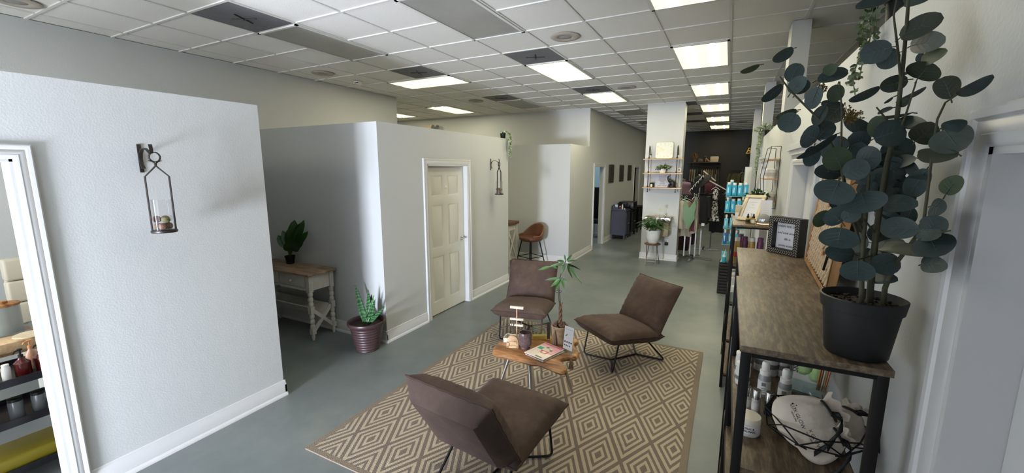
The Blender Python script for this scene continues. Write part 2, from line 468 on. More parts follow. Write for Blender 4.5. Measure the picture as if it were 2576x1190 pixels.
# structural column in the aisle and the posts on the right partition
wall('wall_pillar', ((-1.66, 9.5, 0), (-.91, 9.9, ZC)))
wall('wall_post_near', ((.42, 4.89, ZP-.02), (.57, 5.17, ZC)))
wall('wall_post_far', ((.41, 8.0, 0), (.55, 8.24, ZC)))
wall('wall_post_rear', ((.41, 11.4, 0), (.55, 11.65, ZC)))

# ---- baseboards: tall board, bead on top, shoe at the floor
BP = [(0, 0), (.028, 0), (.028, .012), (.018, .028), (.015, .03), (.015, .10), (.011, .108), (.011, .118), (.006, .128), (.006, .138), (0, .142)]
def baseboard(name, *runs):
    """runs of (p, q, outward) along the floor"""
    b = MB()
    for p, q, n in runs:
        p, q, n = Vector(p), Vector(q), Vector(n)
        A = [b._v(p + n*t + Vector((0, 0, z))) for t, z in BP]; B = [b._v(q + n*t + Vector((0, 0, z))) for t, z in BP]
        for i in range(len(BP)-1): b.face([A[i], A[i+1], B[i+1], B[i]])
        b.face(A[::-1]); b.face(B)
    return struct(name, b, TRIM)
X_, Y_ = (1, 0, 0), (0, -1, 0)
baseboard('baseboard_left', ((XL, .84, 0), (XL, 2.125, 0), X_), ((-5.86, 3.38, 0), (XL+.015, 3.38, 0), Y_), ((XL, 3.366, 0), (XL, 4.115, 0), X_), ((XL, 5.18, 0), (XL, 6.38, 0), X_),
          ((-5.86, 2.11, 0), (-5.86, 3.38, 0), X_), ((XL-.2, 2.11, 0), (XL+.015, 2.11, 0), (0, 1, 0)))
baseboard('baseboard_nook', ((-9, 8.22, 0), (-2.905, 8.22, 0), Y_), ((-2.92, 8.205, 0), (-2.92, 9.89, 0), X_))
baseboard('baseboard_corridor', ((XC, 10.96, 0), (XC, 14.67, 0), X_), ((XC, 15.73, 0), (XC, 17.2, 0), X_))
baseboard('baseboard_pillar', ((-1.68, 9.5, 0), (-.89, 9.5, 0), Y_), ((-.91, 9.48, 0), (-.91, 9.9, 0), X_), ((-1.66, 9.48, 0), (-1.66, 9.9, 0), (-1, 0, 0)))
baseboard('baseboard_right', ((XR, 1.19, 0), (XR, 2.825, 0), (-1, 0, 0)), ((XR, 3.935, 0), (XR, 6.45, 0), (-1, 0, 0)))

# ---- door casings: stepped moulding round each opening
CP = [(0, .0), (.0, .013), (.010, .0175), (.03, .018), (.034, .0155), (.062, .0165), (.066, .0145), (.074, .021), (.092, .022), (.1, .017), (.1, 0)]
CP = [(w*.76, t) for w, t in CP]
def casing(name, plane, y0, y1, z1, out, jamb, legs=True):
    """moulding on the wall plane X = plane, outward direction out (+1/-1), with the jamb lining"""
    b = MB()
    def run(pts, d):
        pass
    for s_, yy in ((-1, y0), (1, y1)):
        lo = [b._v((plane+out*t, yy+s_*w, 0)) for w, t in CP]; hi = [b._v((plane+out*t, yy+s_*w, z1+w)) for w, t in CP]
        for i in range(len(CP)-1): b.face([lo[i], lo[i+1], hi[i+1], hi[i]])
        b.face(lo)
    A = [b._v((plane+out*t, y0-w, z1+w)) for w, t in CP]; B = [b._v((plane+out*t, y1+w, z1+w)) for w, t in CP]
    for i in range(len(CP)-1): b.face([A[i], A[i+1], B[i+1], B[i]])
    x0, x1 = sorted((plane+out*.012, plane-out*jamb))
    b.box((x0, y0-.006, 0), (x1, y0+.014, z1)); b.box((x0, y1-.014, 0), (x1, y1+.006, z1)); b.box((x0, y0, z1-.014), (x1, y1, z1+.006))
    return struct(name, b, TRIM)
casing('trim_2', XL, -.15, .76, 2.05, 1, T)
casing('trim_3', XL, 4.19, 5.105, 2.05, 1, T)
casing('trim_4', XC, 9.97, 10.88, 2.05, 1, .12)
casing('trim_5', XC, 14.75, 15.65, 2.05, 1, .12)
casing('trim_6', XR, .2, 1.115, 2.04, -1, T)
casing('trim_7', XR, 2.90, 3.86, 2.04, -1, T)
casing('trim_8', XR, 6.55, 7.45, 2.04, -1, T)
b = MB()                                       # crown heads over the two far right doors
for y0, y1 in ((2.90, 3.86), (6.55, 7.45)):
    b.box((XR-.035, y0-.12, 2.10), (XR, y1+.12, 2.135)); b.box((XR-.05, y0-.135, 2.135), (XR, y1+.135, 2.17))
struct('trim_9', b, TRIM)

def panel_door(name, x, y0, y1, z1, out, m=DOORM, handle_y=None):
    """six-panel door slab in the plane X = x, showing its face towards out"""
    b = MB(); th = .036; g = .004
    w = y1-y0; st = .115*w/.8; mid = .11*w/.8
    cols = [(y0+st, (y0+y1)/2-mid/2), ((y0+y1)/2+mid/2, y1-st)]
    rows = [(.18, .82), (.93, 1.52), (1.63, z1-.12)]
    ys = sorted({y0, y1, *[c for q in cols for c in q]}); zs = sorted({.012, z1, *[c for q in rows for c in q]})
    fx = x+out*th/2
    for i in range(len(ys)-1):
        for k in range(len(zs)-1):
            pan = any(abs(ys[i]-c[0]) < 1e-6 for c in cols) and any(abs(zs[k]-r[0]) < 1e-6 for r in rows)
            a, c, d, e = ys[i], ys[i+1], zs[k], zs[k+1]
            if not pan:
                b.quad((fx, a, d), (fx, c, d), (fx, c, e), (fx, a, e))
            else:
                prev = (0, 0)
                steps = [(0, 0), (.012, -.009), (.022, -.009), (.045, -.001)]
                for (i0, h0), (i1, h1) in zip(steps, steps[1:]):
                    q0 = [(a+i0, d+i0), (c-i0, d+i0), (c-i0, e-i0), (a+i0, e-i0)]; q1 = [(a+i1, d+i1), (c-i1, d+i1), (c-i1, e-i1), (a+i1, e-i1)]
                    for n in range(4):
                        o = (n+1) % 4
                        b.quad((fx+out*h0, *q0[n]), (fx+out*h0, *q0[o]), (fx+out*h1, *q1[o]), (fx+out*h1, *q1[n]))
                b.quad(*[(fx+out*h1, *q) for q in q1])
    bx = x-out*th/2
    b.quad((bx, y0, .012), (bx, y1, .012), (bx, y1, z1), (bx, y0, z1))
    for ya, yb in ((y0, y0), (y1, y1)): b.quad((bx, ya, .012), (fx, ya, .012), (fx, ya, z1), (bx, ya, z1))
    b.quad((bx, y0, z1), (fx, y0, z1), (fx, y1, z1), (bx, y1, z1)); b.quad((bx, y0, .012), (fx, y0, .012), (fx, y1, .012), (bx, y1, .012))
    d = struct(name, b, m)
    if handle_y is not None:
        h = MB(True); hx = fx
        h.lathe([(.032, 0), (.032, .008), (.026, .014), (.012, .016), (.011, .045), (0, .046)], (hx, handle_y, .99), 20, M=Matrix.Rotation(PI/2*out, 4, 'Y'))
        s_ = -1 if handle_y > (y0+y1)/2 else 1
        h.tube([(hx+out*.045, handle_y, .99), (hx+out*.05, handle_y+s_*.03, .992), (hx+out*.05, handle_y+s_*.11, .985)], [.011, .01, .008], 10)
        h.build('door_handle', CHROME, d)
    return d
d3 = panel_door('door_2', XL-.075, 4.207, 5.088, 2.033, 1, DOORM, 5.02)
b = MB(True); b.lathe([(.018, 0), (.018, .01), (.012, .016), (0, .017)], (XL-.057, 4.66, 1.75), 14, M=Matrix.Rotation(PI/2, 4, 'Y')); b.build('door_knocker', DOORM, d3)
panel_door('door_3', XR+.1, .215, 1.10, 2.026, -1, TRIM)
panel_door('door_4', XR+.1, 2.915, 3.83, 2.026, -1, TRIM)
panel_door('door_5', XR+.08, 6.565, 7.435, 2.026, -1, TRIM)

# ---- ceiling fixtures
LIT = None
def litmat():
    m, nt, b = new_mat('lit_diffuser')
    b.inputs['Base Color'].default_value = lin('#e8e6c8'); b.inputs['Emission Color'].default_value = (1, .96, .60, 1)
    b.inputs['Emission Strength'].default_value = DIFF_E
    return m
DIFF_E, TUBE_E = 1.10, 80.0
LIT = litmat()
TUBE = mat('lit_fluorescent_tube', '#fff6d6', .5, emit=TUBE_E)
UNLIT = mat('unlit_diffuser', '#8c8b87', .35, c2='#979690', vs=3)
VENT = mat('grey_return_panel', '#5f5f63', .7, c2='#6c6b6d', vs=5)
def gx(i): return GX+i*G
def gy(j): return GY+j*G
def troffer(i0, i1, j0, j1, label, lit=True, group=None, tubes=True):
    x0, x1, y0, y1 = gx(i0), gx(i1), gy(j0), gy(j1)
    c = ((x0+x1)/2, (y0+y1)/2, ZC)
    t = thing('ceiling_light', label, 'ceiling light', c, 0, group)
    b = MB()
    for q in (((x0+.005, y0+.005), (x0+.032, y1-.005)), ((x1-.032, y0+.005), (x1-.005, y1-.005)), ((x0+.005, y0+.005), (x1-.005, y0+.032)), ((x0+.005, y1-.032), (x1-.005, y1-.005))):
        b.box((*q[0], ZC-.014), (*q[1], ZC+.004))
    b.build('frame', GRID, t)
    b = MB(); b.box((x0+.03, y0+.03, ZC-.006), (x1-.03, y1-.03, ZC+.002)); b.build('diffuser', LIT if lit else UNLIT, t)
    if lit:
        along_y = (y1-y0) > (x1-x0)
        for f in (.3, .7):
            b = MB()
            if along_y: xx = x0+f*(x1-x0); b.box((xx-.02, y0+.06, ZC-.010), (xx+.02, y1-.06, ZC-.007))
            else: yy = y0+f*(y1-y0); b.box((x0+.06, yy-.02, ZC-.010), (x1-.06, yy+.02, ZC-.007))
            b.build('tube', TUBE, t)
    return t
ord_ = ['nearest', 'second', 'third', 'fourth', 'fifth', 'farthest']
for n, j in enumerate((0, 4, 8, 12, 16, 20)):
    troffer(-1, 0, j, j+2, f'lit ceiling light, {ord_[n]} in the right-hand row towards the black wall', True, 'lit lights in the right-hand row')
troffer(-4, -3, 4, 6, 'lit ceiling light behind a grey return panel, nearer in the middle row', True, 'lit lights in the middle row')
troffer(-4, -3, 8, 10, 'lit ceiling light left of the pillar top, farther in the middle row', True, 'lit lights in the middle row')
troffer(-8, -6, 4, 5, 'lit ceiling light set crosswise above the white six-panel door', True)
troffer(-10, -9, 8, 10, 'small lit ceiling light seen over the top of the door partition', True)
troffer(-13, -12, 8, 10, 'lit ceiling light half cut off by the end of the tall left wall', True)
troffer(-7, -6, -6, -4, 'added ceiling light, out of view, brightening the left treatment room', True)  # fixture added out of view to brighten the treatment room and nook
troffer(-9, -8, -2, 0, 'lit ceiling light over the left nook, just beyond the picture', True) if False else None
troffer(-4, -3, 0, 2, 'unlit grey ceiling light at the top middle, largest of the unlit ones', False)
troffer(-7, -6, 0, 2, 'unlit grey ceiling light beside the dark return panel at upper left', False)
troffer(-7, -6, 8, 10, 'unlit ceiling light above the partition over the bar stool', False)
troffer(-4, -3, 12, 14, 'unlit grey ceiling light left of the pillar top, nearer one', False)
troffer(-4, -3, 16, 18, 'unlit grey ceiling light left of the pillar top, farther one', False)
def vent(i, j, label):
    x0, y0 = gx(i), gy(j)
    t = thing('return_vent', label, 'vent', (x0+G/2, y0+G/2, ZC), 0, 'dark return panels in the ceiling')
    b = MB(); b.box((x0+.013, y0+.013, ZC-.003), (x0+G-.013, y0+G-.013, ZC+.004)); p = b.build('panel', VENT, t)
    b = MB(True)
    for k in range(4):
        a = k*PI/2+.4; cx, cy = x0+G/2, y0+G/2
        b.tube([(cx, cy, ZC-.006), (cx+.12*math.cos(a), cy+.12*math.sin(a), ZC-.006)], .006, 6)
    b.ball((cx, cy, ZC-.007), .013, 8, 6)
    b.build('bracket', IRON, p)
vent(-7, -1, 'large dark grey return panel at upper left of the ceiling')
vent(-4, 3, 'dark return panel touching the nearer middle lit light')
vent(-7, 3, 'dark return panel touching the crosswise lit light')
vent(-4, 7, 'dark return panel touching the farther middle lit light')
vent(-7, 7, 'dark return panel by the unlit light over the far partition')
vent(-2, 11, 'dark return panel right of the pillar top, nearest of three')
vent(-2, 14, 'dark return panel right of the pillar top, second of three')
vent(-2, 17, 'dark return panel right of the pillar top, farthest of three')
SPK = mat('ceiling_speaker_beige', '#a89f92', .7)
def cspeaker(x, y, label):
    t = thing('ceiling_speaker', label, 'speaker', (x, y, ZC), 0, 'round ceiling speakers')
    b = MB(True); b.lathe([(.125, .004), (.15, .0), (.155, -.006), (.145, -.012), (.075, -.012), (.07, -.008)], (x, y, ZC), 32, capt=False); b.build('rim', SPK, t)
    b = MB(True); b.lathe([(.07, -.006), (.05, -.013), (0, -.015)], (x, y, ZC), 28); b.build('grille', mat('speaker_grille', '#8a8680', .6), t)
for x, y, l in ((-1.63, 4.34, 'round beige ceiling speaker left of the nearest lit right-hand light'), (-1.66, 7.42, 'round ceiling speaker above the white pillar'),
                (-5.32, 4.32, 'round ceiling speaker near the tall left wall'), (-5.32, 1.38, 'round ceiling speaker at the top left corner of the ceiling'),
                (-4.7, 7.45, 'round ceiling speaker above the small lit light over the partition'), (.2, 14.3, 'round ceiling speaker by the black back wall')):
    cspeaker(x, y, l)
b = MB(True); b.lathe([(.07, 0), (.068, -.02), (.05, -.036), (0, -.038)], (-5.35, 4.99, ZC), 24)
t = thing('smoke_detector', 'small white smoke detector beyond the left speaker', 'smoke detector', (-5.35, 4.99, ZC)); b.build('body', WHITEPL, t)
b = MB(); b.box((-5.36, 4.925, ZC-.03), (-5.33, 4.935, ZC-.02)); b.box((-5.32, 4.925, ZC-.03), (-5.29, 4.935, ZC-.02)); b.build('slots', BLACKPL, t)

# ================================================================== LIGHT
def area(name, loc, rot, sx, sy, e, c):
    l = bpy.data.lights.new(name, 'AREA'); l.shape = 'RECTANGLE'; l.size = sx; l.size_y = sy; l.energy = e; l.color = c
    o = bpy.data.objects.new(name, l); COL.objects.link(o); o.location = loc; o.rotation_euler = rot
    return o
# sunlit pavement seen through the glazed door, and sky light through the wide window (both behind the camera)
area('daylight_door', (-2.45, YF-.02, .6), (RAD(97), 0, 0), .86, .95, 600, (.80, .86, 1))
area('daylight_window', (-.85, YF-.02, 1.5), (RAD(84), 0, 0), 1.7, 1.9, 16, (.84, .90, 1))
area('added_left_fill', (-4.65, YF-.02, 1.7), (RAD(100), 0, 0), 1.6, 1.5, 150, (.86, .91, 1))  # added source, brightens the left ceiling and treatment room
w = bpy.data.worlds.new('sky'); S.world = w; w.use_nodes = True
bg = w.node_tree.nodes['Background']; bg.inputs['Color'].default_value = (.75, .85, 1, 1); bg.inputs['Strength'].default_value = .6
S.view_settings.view_transform = 'Standard'; S.view_settings.look = 'None'; S.view_settings.gamma = 1; S.view_settings.exposure = 0.1
S.view_settings.use_curve_mapping = False
try: S.cycles.use_denoising = True
except Exception: pass
S.cycles.max_bounces = 8; S.cycles.transparent_max_bounces = 16
S.cycles.sample_clamp_indirect = 6
# ================================================================== RUG
b = MB()
b.box((-2.57, 1.71, .001), (-.11, 4.77, .011))
tag(b.build('area_rug', RUGM, None), 'beige and brown flatweave rug of nested diamonds under the seating group', 'rug')

# ================================================================== LOUNGE CHAIRS
def cushion(M, w, l, tt, tb, panel=False, n=26, seed=0):
    """stuffed cushion: drawing plane x in +-w/2, y in +-l/2, seam at z = 0, crown tt above and tb below"""
    rnd = random.Random(seed)
    b = MB(True)
    def rim(u, v):
        # square with softly pinched corners
        k = 1-.035*(abs(u)**4*abs(v)**4)*-1
        return u*w/2*(1-.03*(1-v*v)*1), v*l/2*(1-.025*(1-u*u))
    def crown(u, v, p):
        return max(0, (1-abs(u)**p)*(1-abs(v)**p))**.5
    ph = [rnd.uniform(0, 6) for _ in range(6)]
    def top(i, j):
        u, v = i*2-1, j*2-1
        u = math.copysign(abs(u)**.8, u); v = math.copysign(abs(v)**.8, v)
        x, y = rim(u, v)
        e = 1-max(abs(u), abs(v))
        pk = .009*math.sin(24*u+ph[0])*math.exp(-e*7)*(1 if abs(v) > abs(u) else 0) + .009*math.sin(24*v+ph[1])*math.exp(-e*7)*(1 if abs(u) >= abs(v) else 0)
        edge = min(1, e*12)
        return M @ Vector((x, y, tt*crown(u, v, 6.0)*(.80+.20*(1-u*u)*(1-v*v))*(1+.05*math.sin(2.2*u+ph[2])*math.sin(2.6*v+ph[3])) + pk*edge))
    def bot(i, j):
        u, v = i*2-1, j*2-1
        u = math.copysign(abs(u)**.8, u); v = math.copysign(abs(v)**.8, v)
        x, y = rim(u, v)
        if panel:
            d = min((1-abs(u))/.24, (1-v)/.26 if v > 0 else (1+v)/.16)
            h = -tb*min(1, max(0, d))
        else: h = -tb*crown(u, v, 7)
        return M @ Vector((x, y, h))
    b.sheet(top, n, n); b.sheet(bot, n, n)
    loop = []
    for k in range(4*n):
        t = k/n; s_, f = int(t), t-int(t)
        u, v = [(f*2-1, -1), (1, f*2-1), (1-f*2, 1), (-1, 1-f*2)][s_]
        x, y = rim(u, v); loop.append(M @ Vector((x, y, .004*math.sin(u*18+v*15+ph[4])*.5)))
    return b, loop
def lounge_chair():
    r = thing('lounge_chair', '', 'chair', (0, 0, 0), 0, 'armless brown lounge chairs', local=True)
    # seat: seam plane slopes down to the back
    p0, p1 = Vector((0, .42, .385)), Vector((0, -.24, .315)); yv = (p0-p1).normalized(); zv = Vector((1, 0, 0)).cross(yv)
    M = place((p0+p1)/2, (1, 0, 0), yv)
    b, loop = cushion(M, .64, (p0-p1).length, .088, .088, seed=3)
    s_ = b.build('seat', SUEDE, r)
    q = MB(True); q.tube(loop, .0055, 6, closed=True); q.build('piping', PIPING, s_)
    p0, p1 = Vector((0, -.455, .80)), Vector((0, -.175, .325)); yv = (p0-p1).normalized()
    M = place((p0+p1)/2, (-1, 0, 0), yv)      # its face looks forward
    b, loop = cushion(M, .62, (p0-p1).length, .11, .10, panel=True, seed=9)
    s_ = b.build('backrest', SUEDE, r)
    q = MB(True); q.tube(loop, .0065, 6, closed=True); q.build('piping', PIPING, s_)
    R_ = .0085
    def bent(pts, rr=.05):
        out = [Vector(pts[0])]
        for a, c, d in zip(pts, pts[1:], pts[2:]):
            a, c, d = Vector(a), Vector(c), Vector(d); q0 = c+(a-c).normalized()*rr; q1 = c+(d-c).normalized()*rr
            for t in (0, .25, .5, .75, 1): out.append(q0*(1-t)**2 + c*2*t*(1-t) + q1*t*t)
        out.append(Vector(pts[-1])); return out
    for sx in (-1, 1):
        b = MB(True); b.tube(bent([(sx*.25, .27, .325), (sx*.245, .34, R_), (sx*.012, .165, R_)]), R_, 10); b.build('leg', BLACKMETAL, r)
    for sx in (-1, 1):
        b = MB(True); b.tube(bent([(sx*.22, -.08, .288), (sx*.245, -.34, R_), (sx*.012, -.175, R_)]), R_, 10); b.build('leg', BLACKMETAL, r)
    b = MB(True); b.tube([(0, .17, R_), (0, -.18, R_)], R_, 10); b.build('stretcher', BLACKMETAL, r)
    b = MB(True); b.tube([(-.25, .27, .325), (.25, .27, .325)], R_, 8); b.tube([(-.22, -.08, .288), (.22, -.08, .288)], R_, 8)
    for sx in (-1, 1): b.tube([(sx*.25, .27, .325), (sx*.22, -.08, .288), (sx*.22, -.215, .30), (sx*.22, -.42, .62)], R_, 8)
    b.build('seat_frame', BLACKMETAL, r)
    return r
RZ = .012
ch = lounge_chair()
ch.location = (-1.23, 2.13, RZ); ch.rotation_euler = (0, 0, RAD(-6))
ch['label'] = 'brown lounge chair seen from behind, nearest on the rug'
c2_ = dup(ch, (-.86, 4.23, RZ), RAD(142), 'brown lounge chair angled on the right edge of the rug')
c3_ = dup(ch, (-2.085, 4.40, RZ), RAD(192), 'purplish brown lounge chair facing the camera, behind the coffee table')

# ================================================================== COFFEE TABLE
ZT = .45
t = thing('coffee_table', 'live-edge honey wood coffee table on slim steel legs', 'table', (-1.36, 3.15, .012))
CT = t
out = [(-1.69,2.90),(-1.745,3.03),(-1.75,3.15),(-1.735,3.23),(-1.64,3.275),(-1.50,3.28),(-1.43,3.34),(-1.37,3.42),(-1.30,3.51),(-1.22,3.53),(-1.14,3.50),(-1.11,3.44),
       (-1.12,3.36),(-1.07,3.29),(-1.03,3.23),(-1.02,3.13),(-1.06,3.10),(-1.11,3.07),(-1.12,3.01),(-1.08,2.96),(-1.035,2.93),(-1.01,2.87),(-1.045,2.835),(-1.11,2.845),(-1.24,2.89),(-1.31,2.872),(-1.44,2.875),(-1.53,2.885),(-1.64,2.868)]
cx = sum(p[0] for p in out)/len(out); cy = sum(p[1] for p in out)/len(out)
def ring(k, z, wob):
    rnd = random.Random(int(z*1000))
    L = []
    n = len(out)
    for i in range(n):
        for f in (0, .5):
            a, c = out[i], out[(i+1) % n]; x, y = a[0]+(c[0]-a[0])*f, a[1]+(c[1]-a[1])*f
            d = Vector((x-cx, y-cy, 0)); L.append(Vector((x, y, 0)) - d.normalized()*(k+rnd.uniform(-wob, wob)) + Vector((0, 0, z+rnd.uniform(-wob, wob)*.3)))
    return L
b = MB(True)
rings = [[b._v(p) for p in ring(*q)] for q in ((.035, .405, .008), (.012, .412, .006), (-.004, .43, .006), (.004, .445, .003), (.012, .45, .002))]
for A, B in zip(rings, rings[1:]):
    for i in range(len(A)): b.face([A[i], A[(i+1) % len(A)], B[(i+1) % len(A)], B[i]], True)
b.face(rings[0][::-1], False); b.face(rings[-1], False)
b.build('tabletop', TEAK, t)
for a, c in (((-1.57, 2.99, .41), (-1.69, 2.945, .022)), ((-1.375, 2.96, .41), (-1.315, 2.885, .022)), ((-1.43, 3.25, .41), (-1.49, 3.50, .022)), ((-1.09, 3.02, .41), (-1.10, 3.29, .022))):
    b = MB(True); b.tube([a, c], [.014, .011], 12); b.build('leg', STEEL, t)

# ---- things on the coffee table
t = thing('jewelry_stand', 'small whitewashed jewellery stand with three crossbars on the coffee table', 'jewelry stand', (-1.64, 3.13, ZT), RAD(0))
sx, sy = -1.60, 3.175
dv = Vector((.98, .2, 0)).normalized(); pv = Vector((-dv.y, dv.x, 0))
WW = mat('whitewashed_wood', '#d6cfbf', .6, c2='#bdb19b', vs=30)
def obox(b, c, hx, hy, z0, z1, d=dv, p=pv):
    c = Vector(c); v = [c+d*(i*hx)+p*(j*hy) for i, j in ((-1,-1),(1,-1),(1,1),(-1,1))]
    lo = [b._v((q.x, q.y, z0)) for q in v]; hi = [b._v((q.x, q.y, z1)) for q in v]
    b.face(lo[::-1], False); b.face(hi, False)
    for i in range(4): b.face([lo[i], lo[(i+1) % 4], hi[(i+1) % 4], hi[i]], False)
    return b
b = MB(); obox(b, (sx-.02, sy, 0), .095, .055, ZT, ZT+.006)
for s_ in (-1, 1):
    obox(b, Vector((sx-.02, sy, 0))+dv*(s_*.09), .005, .055, ZT, ZT+.045); obox(b, Vector((sx-.02, sy, 0))+pv*(s_*.05), .095, .005, ZT, ZT+.045)
b.build('tray', WW, t)
b = MB(True); b.lathe([(.006, .006), (.006, .31)], (sx, sy, ZT), 12); b.build('post', LIGHTWOOD, t)
for z, hw in ((.312, .062), (.205, .062), (.15, .06)):
    b = MB(); obox(b, (sx, sy, 0), hw, .011, ZT+z, ZT+z+.022 if z > .3 else ZT+z+.018); b.build('bar', WW, t, bevel=.003)
SILVER = mat('silver', '#cfcac2', .25, 1)
for n, (o, L) in enumerate(((-.045, .11), (-.032, .13), (-.020, .09), (.045, .06))):
    b = MB(True); c = Vector((sx, sy, ZT+.223))+dv*o
    pts = [c + pv*(.014*math.cos(a)) + dv*(.006*math.sin(3*a)) + Vector((0, 0, -L/2+L/2*math.sin(a))) for a in [k*2*PI/20 for k in range(20)]]
    b.tube(pts, .0022, 6, closed=True)
    if n == 3: b.ball(c-Vector((0, 0, L)), .009, 8, 6)
    o_ = b.build('necklace' if n < 3 else 'bracelet', SILVER, None, origin=c)
    tag(o_, ['longest silver necklace' , 'silver necklace', 'short silver necklace', 'silver bracelet with a round charm'][n] + [' hanging at the outer left of the jewellery stand bar', ' second from the left on the jewellery stand bar', ' third from the left on the jewellery stand bar', ' at the right of the jewellery stand bar'][n], 'jewelry')
# coaster holder with discs
t = thing('coaster_holder', 'small light wood holder for round coasters on the coffee table', 'coaster holder', (-1.585, 3.07, ZT))
cc = Vector((-1.58, 3.055, 0)); d2 = Vector((.92, .38, 0)).normalized(); p2 = Vector((-d2.y, d2.x, 0))
b = MB(); obox(b, cc, .05, .02, ZT, ZT+.006, d2, p2)
for s_ in (-1, 1):
    obox(b, cc+d2*(s_*.048), .004, .022, ZT, ZT+.055, d2, p2)
    for q in (-1, 1): obox(b, cc+p2*(s_*.02)+d2*(q*.041), .009, .003, ZT, ZT+.048, d2, p2)
    obox(b, cc+p2*(s_*.02), .05, .003, ZT, ZT+.022, d2, p2)
b.build('holder', LIGHTWOOD, t)
for k in range(4):
    c = cc + p2*(-.012+.008*k) + Vector((0, 0, ZT+.058))
    M = place(c, d2, (0, 0, 1))
    b = MB(True); b.lathe([(.047, -.003), (.049, -.002), (.049, .002), (.047, .003)], (0, 0, 0), 28)
    for v in b.bm.verts: v.co = M @ v.co
    o_ = b.build('coaster', LIGHTWOOD, None, origin=c)
    tag(o_, ['front round wooden coaster with engraved writing in the coaster holder', 'round wooden coaster second from the front in the holder', 'round wooden coaster third from the front in the holder', 'rear round wooden coaster in the coaster holder'][k], 'coaster', 'round wooden coasters')
    if k == 0: writing(['LOTUS BAY'], place(c+p2*-.0032+Vector((0, 0, -.004)), d2, (0, 0, 1)), mat('engraved_brown', '#5b3b22', .7), o_, size=.014)
# candle in a dimpled smoke glass
t = thing('candle_holder', 'smoky dimpled glass candle holder in front of the coasters', 'candle', (-1.475, 3.09, ZT))
SMOKE = mat('smoky_mauve_glass', '#6f5c59', .12, c2='#57474a', vs=40, bs=90, bstr=.5, bdist=.003, alpha=.82)
b = MB(True); b.lathe([(.042, 0), (.045, .005), (.043, .012), (.039, .018), (.052, .028), (.057, .040), (.058, .128), (.0565, .142), (.053, .147), (.050, .145), (.052, .134), (.052, .05), (.0, .045)], (-1.475, 3.09, ZT), 32); b.build('glass', SMOKE, t)
b = MB(True); b.lathe([(.051, .052), (.051, .10), (0, .10)], (-1.475, 3.09, ZT), 24); b.build('wax', mat('mauve_wax', '#8b7a76', .6), t)
# magazines
def magazine(c, d, w, l, z, th, m, label, name='magazine'):
    d = Vector(d).normalized(); p = Vector((-d.y, d.x, 0))
    b = MB(); obox(b, c, l/2, w/2, z, z+th, d, p)
    return tag(b.build(name, m, None, origin=(c[0], c[1], z), bevel=.001), label, 'magazine', 'magazines on the coffee table'), d, p
mc = Vector((-1.285, 3.075, 0))
PAGES = mat('magazine_pages', '#c9c6c2', .5)
magazine(mc+Vector((.006, -.004, 0)), (.33, .95, 0), .205, .275, ZT+.001, .007, PAGES, 'bottom magazine of the small pile on the coffee table')
magazine(mc+Vector((-.004, .003, 0)), (.27, .96, 0), .205, .275, ZT+.0085, .006, mat('dark_magazine', '#3a3436', .4), 'dark magazine in the middle of the small pile on the coffee table')
o_, md, mp = magazine(mc, (.3, .955, 0), .21, .28, ZT+.015, .006, mat('cream_pink_cover', '#e6d3c4', .35), 'top magazine with pink title and festive cover on the coffee table')
zt = ZT+.0212
# the title runs along the far right-hand edge: reading direction = -mp turned
MX = Vector((mp.x, mp.y, 0))*-1      # across the page to the right for a reader at its foot
def mag(u, v): return mc + MX*u + md*v + Vector((0, 0, zt))
def patch(m, quads, name):
    b = MB()
    for (u0, v0, u1, v1) in quads:
        a, e = mag(u0, v0), mag(u1, v1); b.quad(mag(u0, v0), mag(u1, v0), mag(u1, v1), mag(u0, v1))
    return b.build(name, m, o_)
patch(mat('cover_pink', '#e2a9b0', .35), [(-.1, .075, .1, .136), (.035, -.03, .1, .075)], 'pink_panel')
zt += .0003
patch(mat('cover_teal', '#3f9c8b', .35), [(-.085, .0, -.035, .045)], 'teal_picture')
patch(mat('cover_red', '#cf5a50', .35), [(-.015, -.05, .05, .0)], 'red_picture')
for g_ in ((-.03, .055, -.0, .075), (.03, .02, .055, .045), (.0, -.128, .07, -.112)): patch(mat('cover_green', '#5d7c4b', .35), [g_], 'green_picture')
for g_ in ((-.03, -.02, -.015, -.002), (.012, .04, .022, .052)): patch(mat('cover_brown', '#7a4436', .35), [g_], 'brown_picture')
zt += .0003
for g_ in ((-.002, -.04, .037, -.012), (-.07, -.09, -.02, -.05)): patch(mat('cover_cream', '#efe4d2', .35), [g_], 'cream_picture')
writing(['Southern LIVING'], place(mag(0, .108), MX, md), mat('title_magenta', '#b8336b', .4), o_, size=.04, width=.19)
# acrylic sign holder with a white leaflet
t = thing('table_sign', 'upright white leaflet in a clear acrylic holder on the coffee table', 'sign', (-1.115, 3.17, ZT))
sd = Vector((.93, -.36, 0)).normalized(); sp_ = Vector((sd.y, -sd.x, 0))   # sp_ faces the camera side
if sp_.y > 0: sp_ = -sp_
sc = Vector((-1.12, 3.185, ZT))
up = (Vector((0, 0, 1)) - sp_*.12).normalized()
b = MB(); obox(b, sc, .055, .04, ZT, ZT+.003, sd, Vector((-sd.y, sd.x, 0)))
M = place(sc, sd, up); b.box((-.053, 0, -.003), (.053, .215, .003), M); b.build('acrylic_holder', ACRYL, t)
b = MB(); b.box((-.05, .02, .0036), (.05, .22, .0044), M); lf = b.build('leaflet', PAPER, t)
Mw = place(sc+up*.19+M.to_3x3()@Vector((0, 0, .0048)), sd, up)
writing(['~~~ ~~~'], Mw, INK, lf, name='heading', size=.02)
writing(['- - - - - - - -', '- - - - - -', '', '- - - - - - - - -', '- - - - - - -'], place(sc+up*.165+M.to_3x3()@Vector((0, 0, .0048)), sd, up), mat('grey_ink', '#77777c', .6), lf, name='small_print', size=.012, lead=1.1)
b = MB(True)
for k in range(4): b.lathe([(.008, 0), (.008, .0005)], M @ Vector((-.034+.023*k, .085, .0046)), 12, M=M.to_3x3().to_4x4())
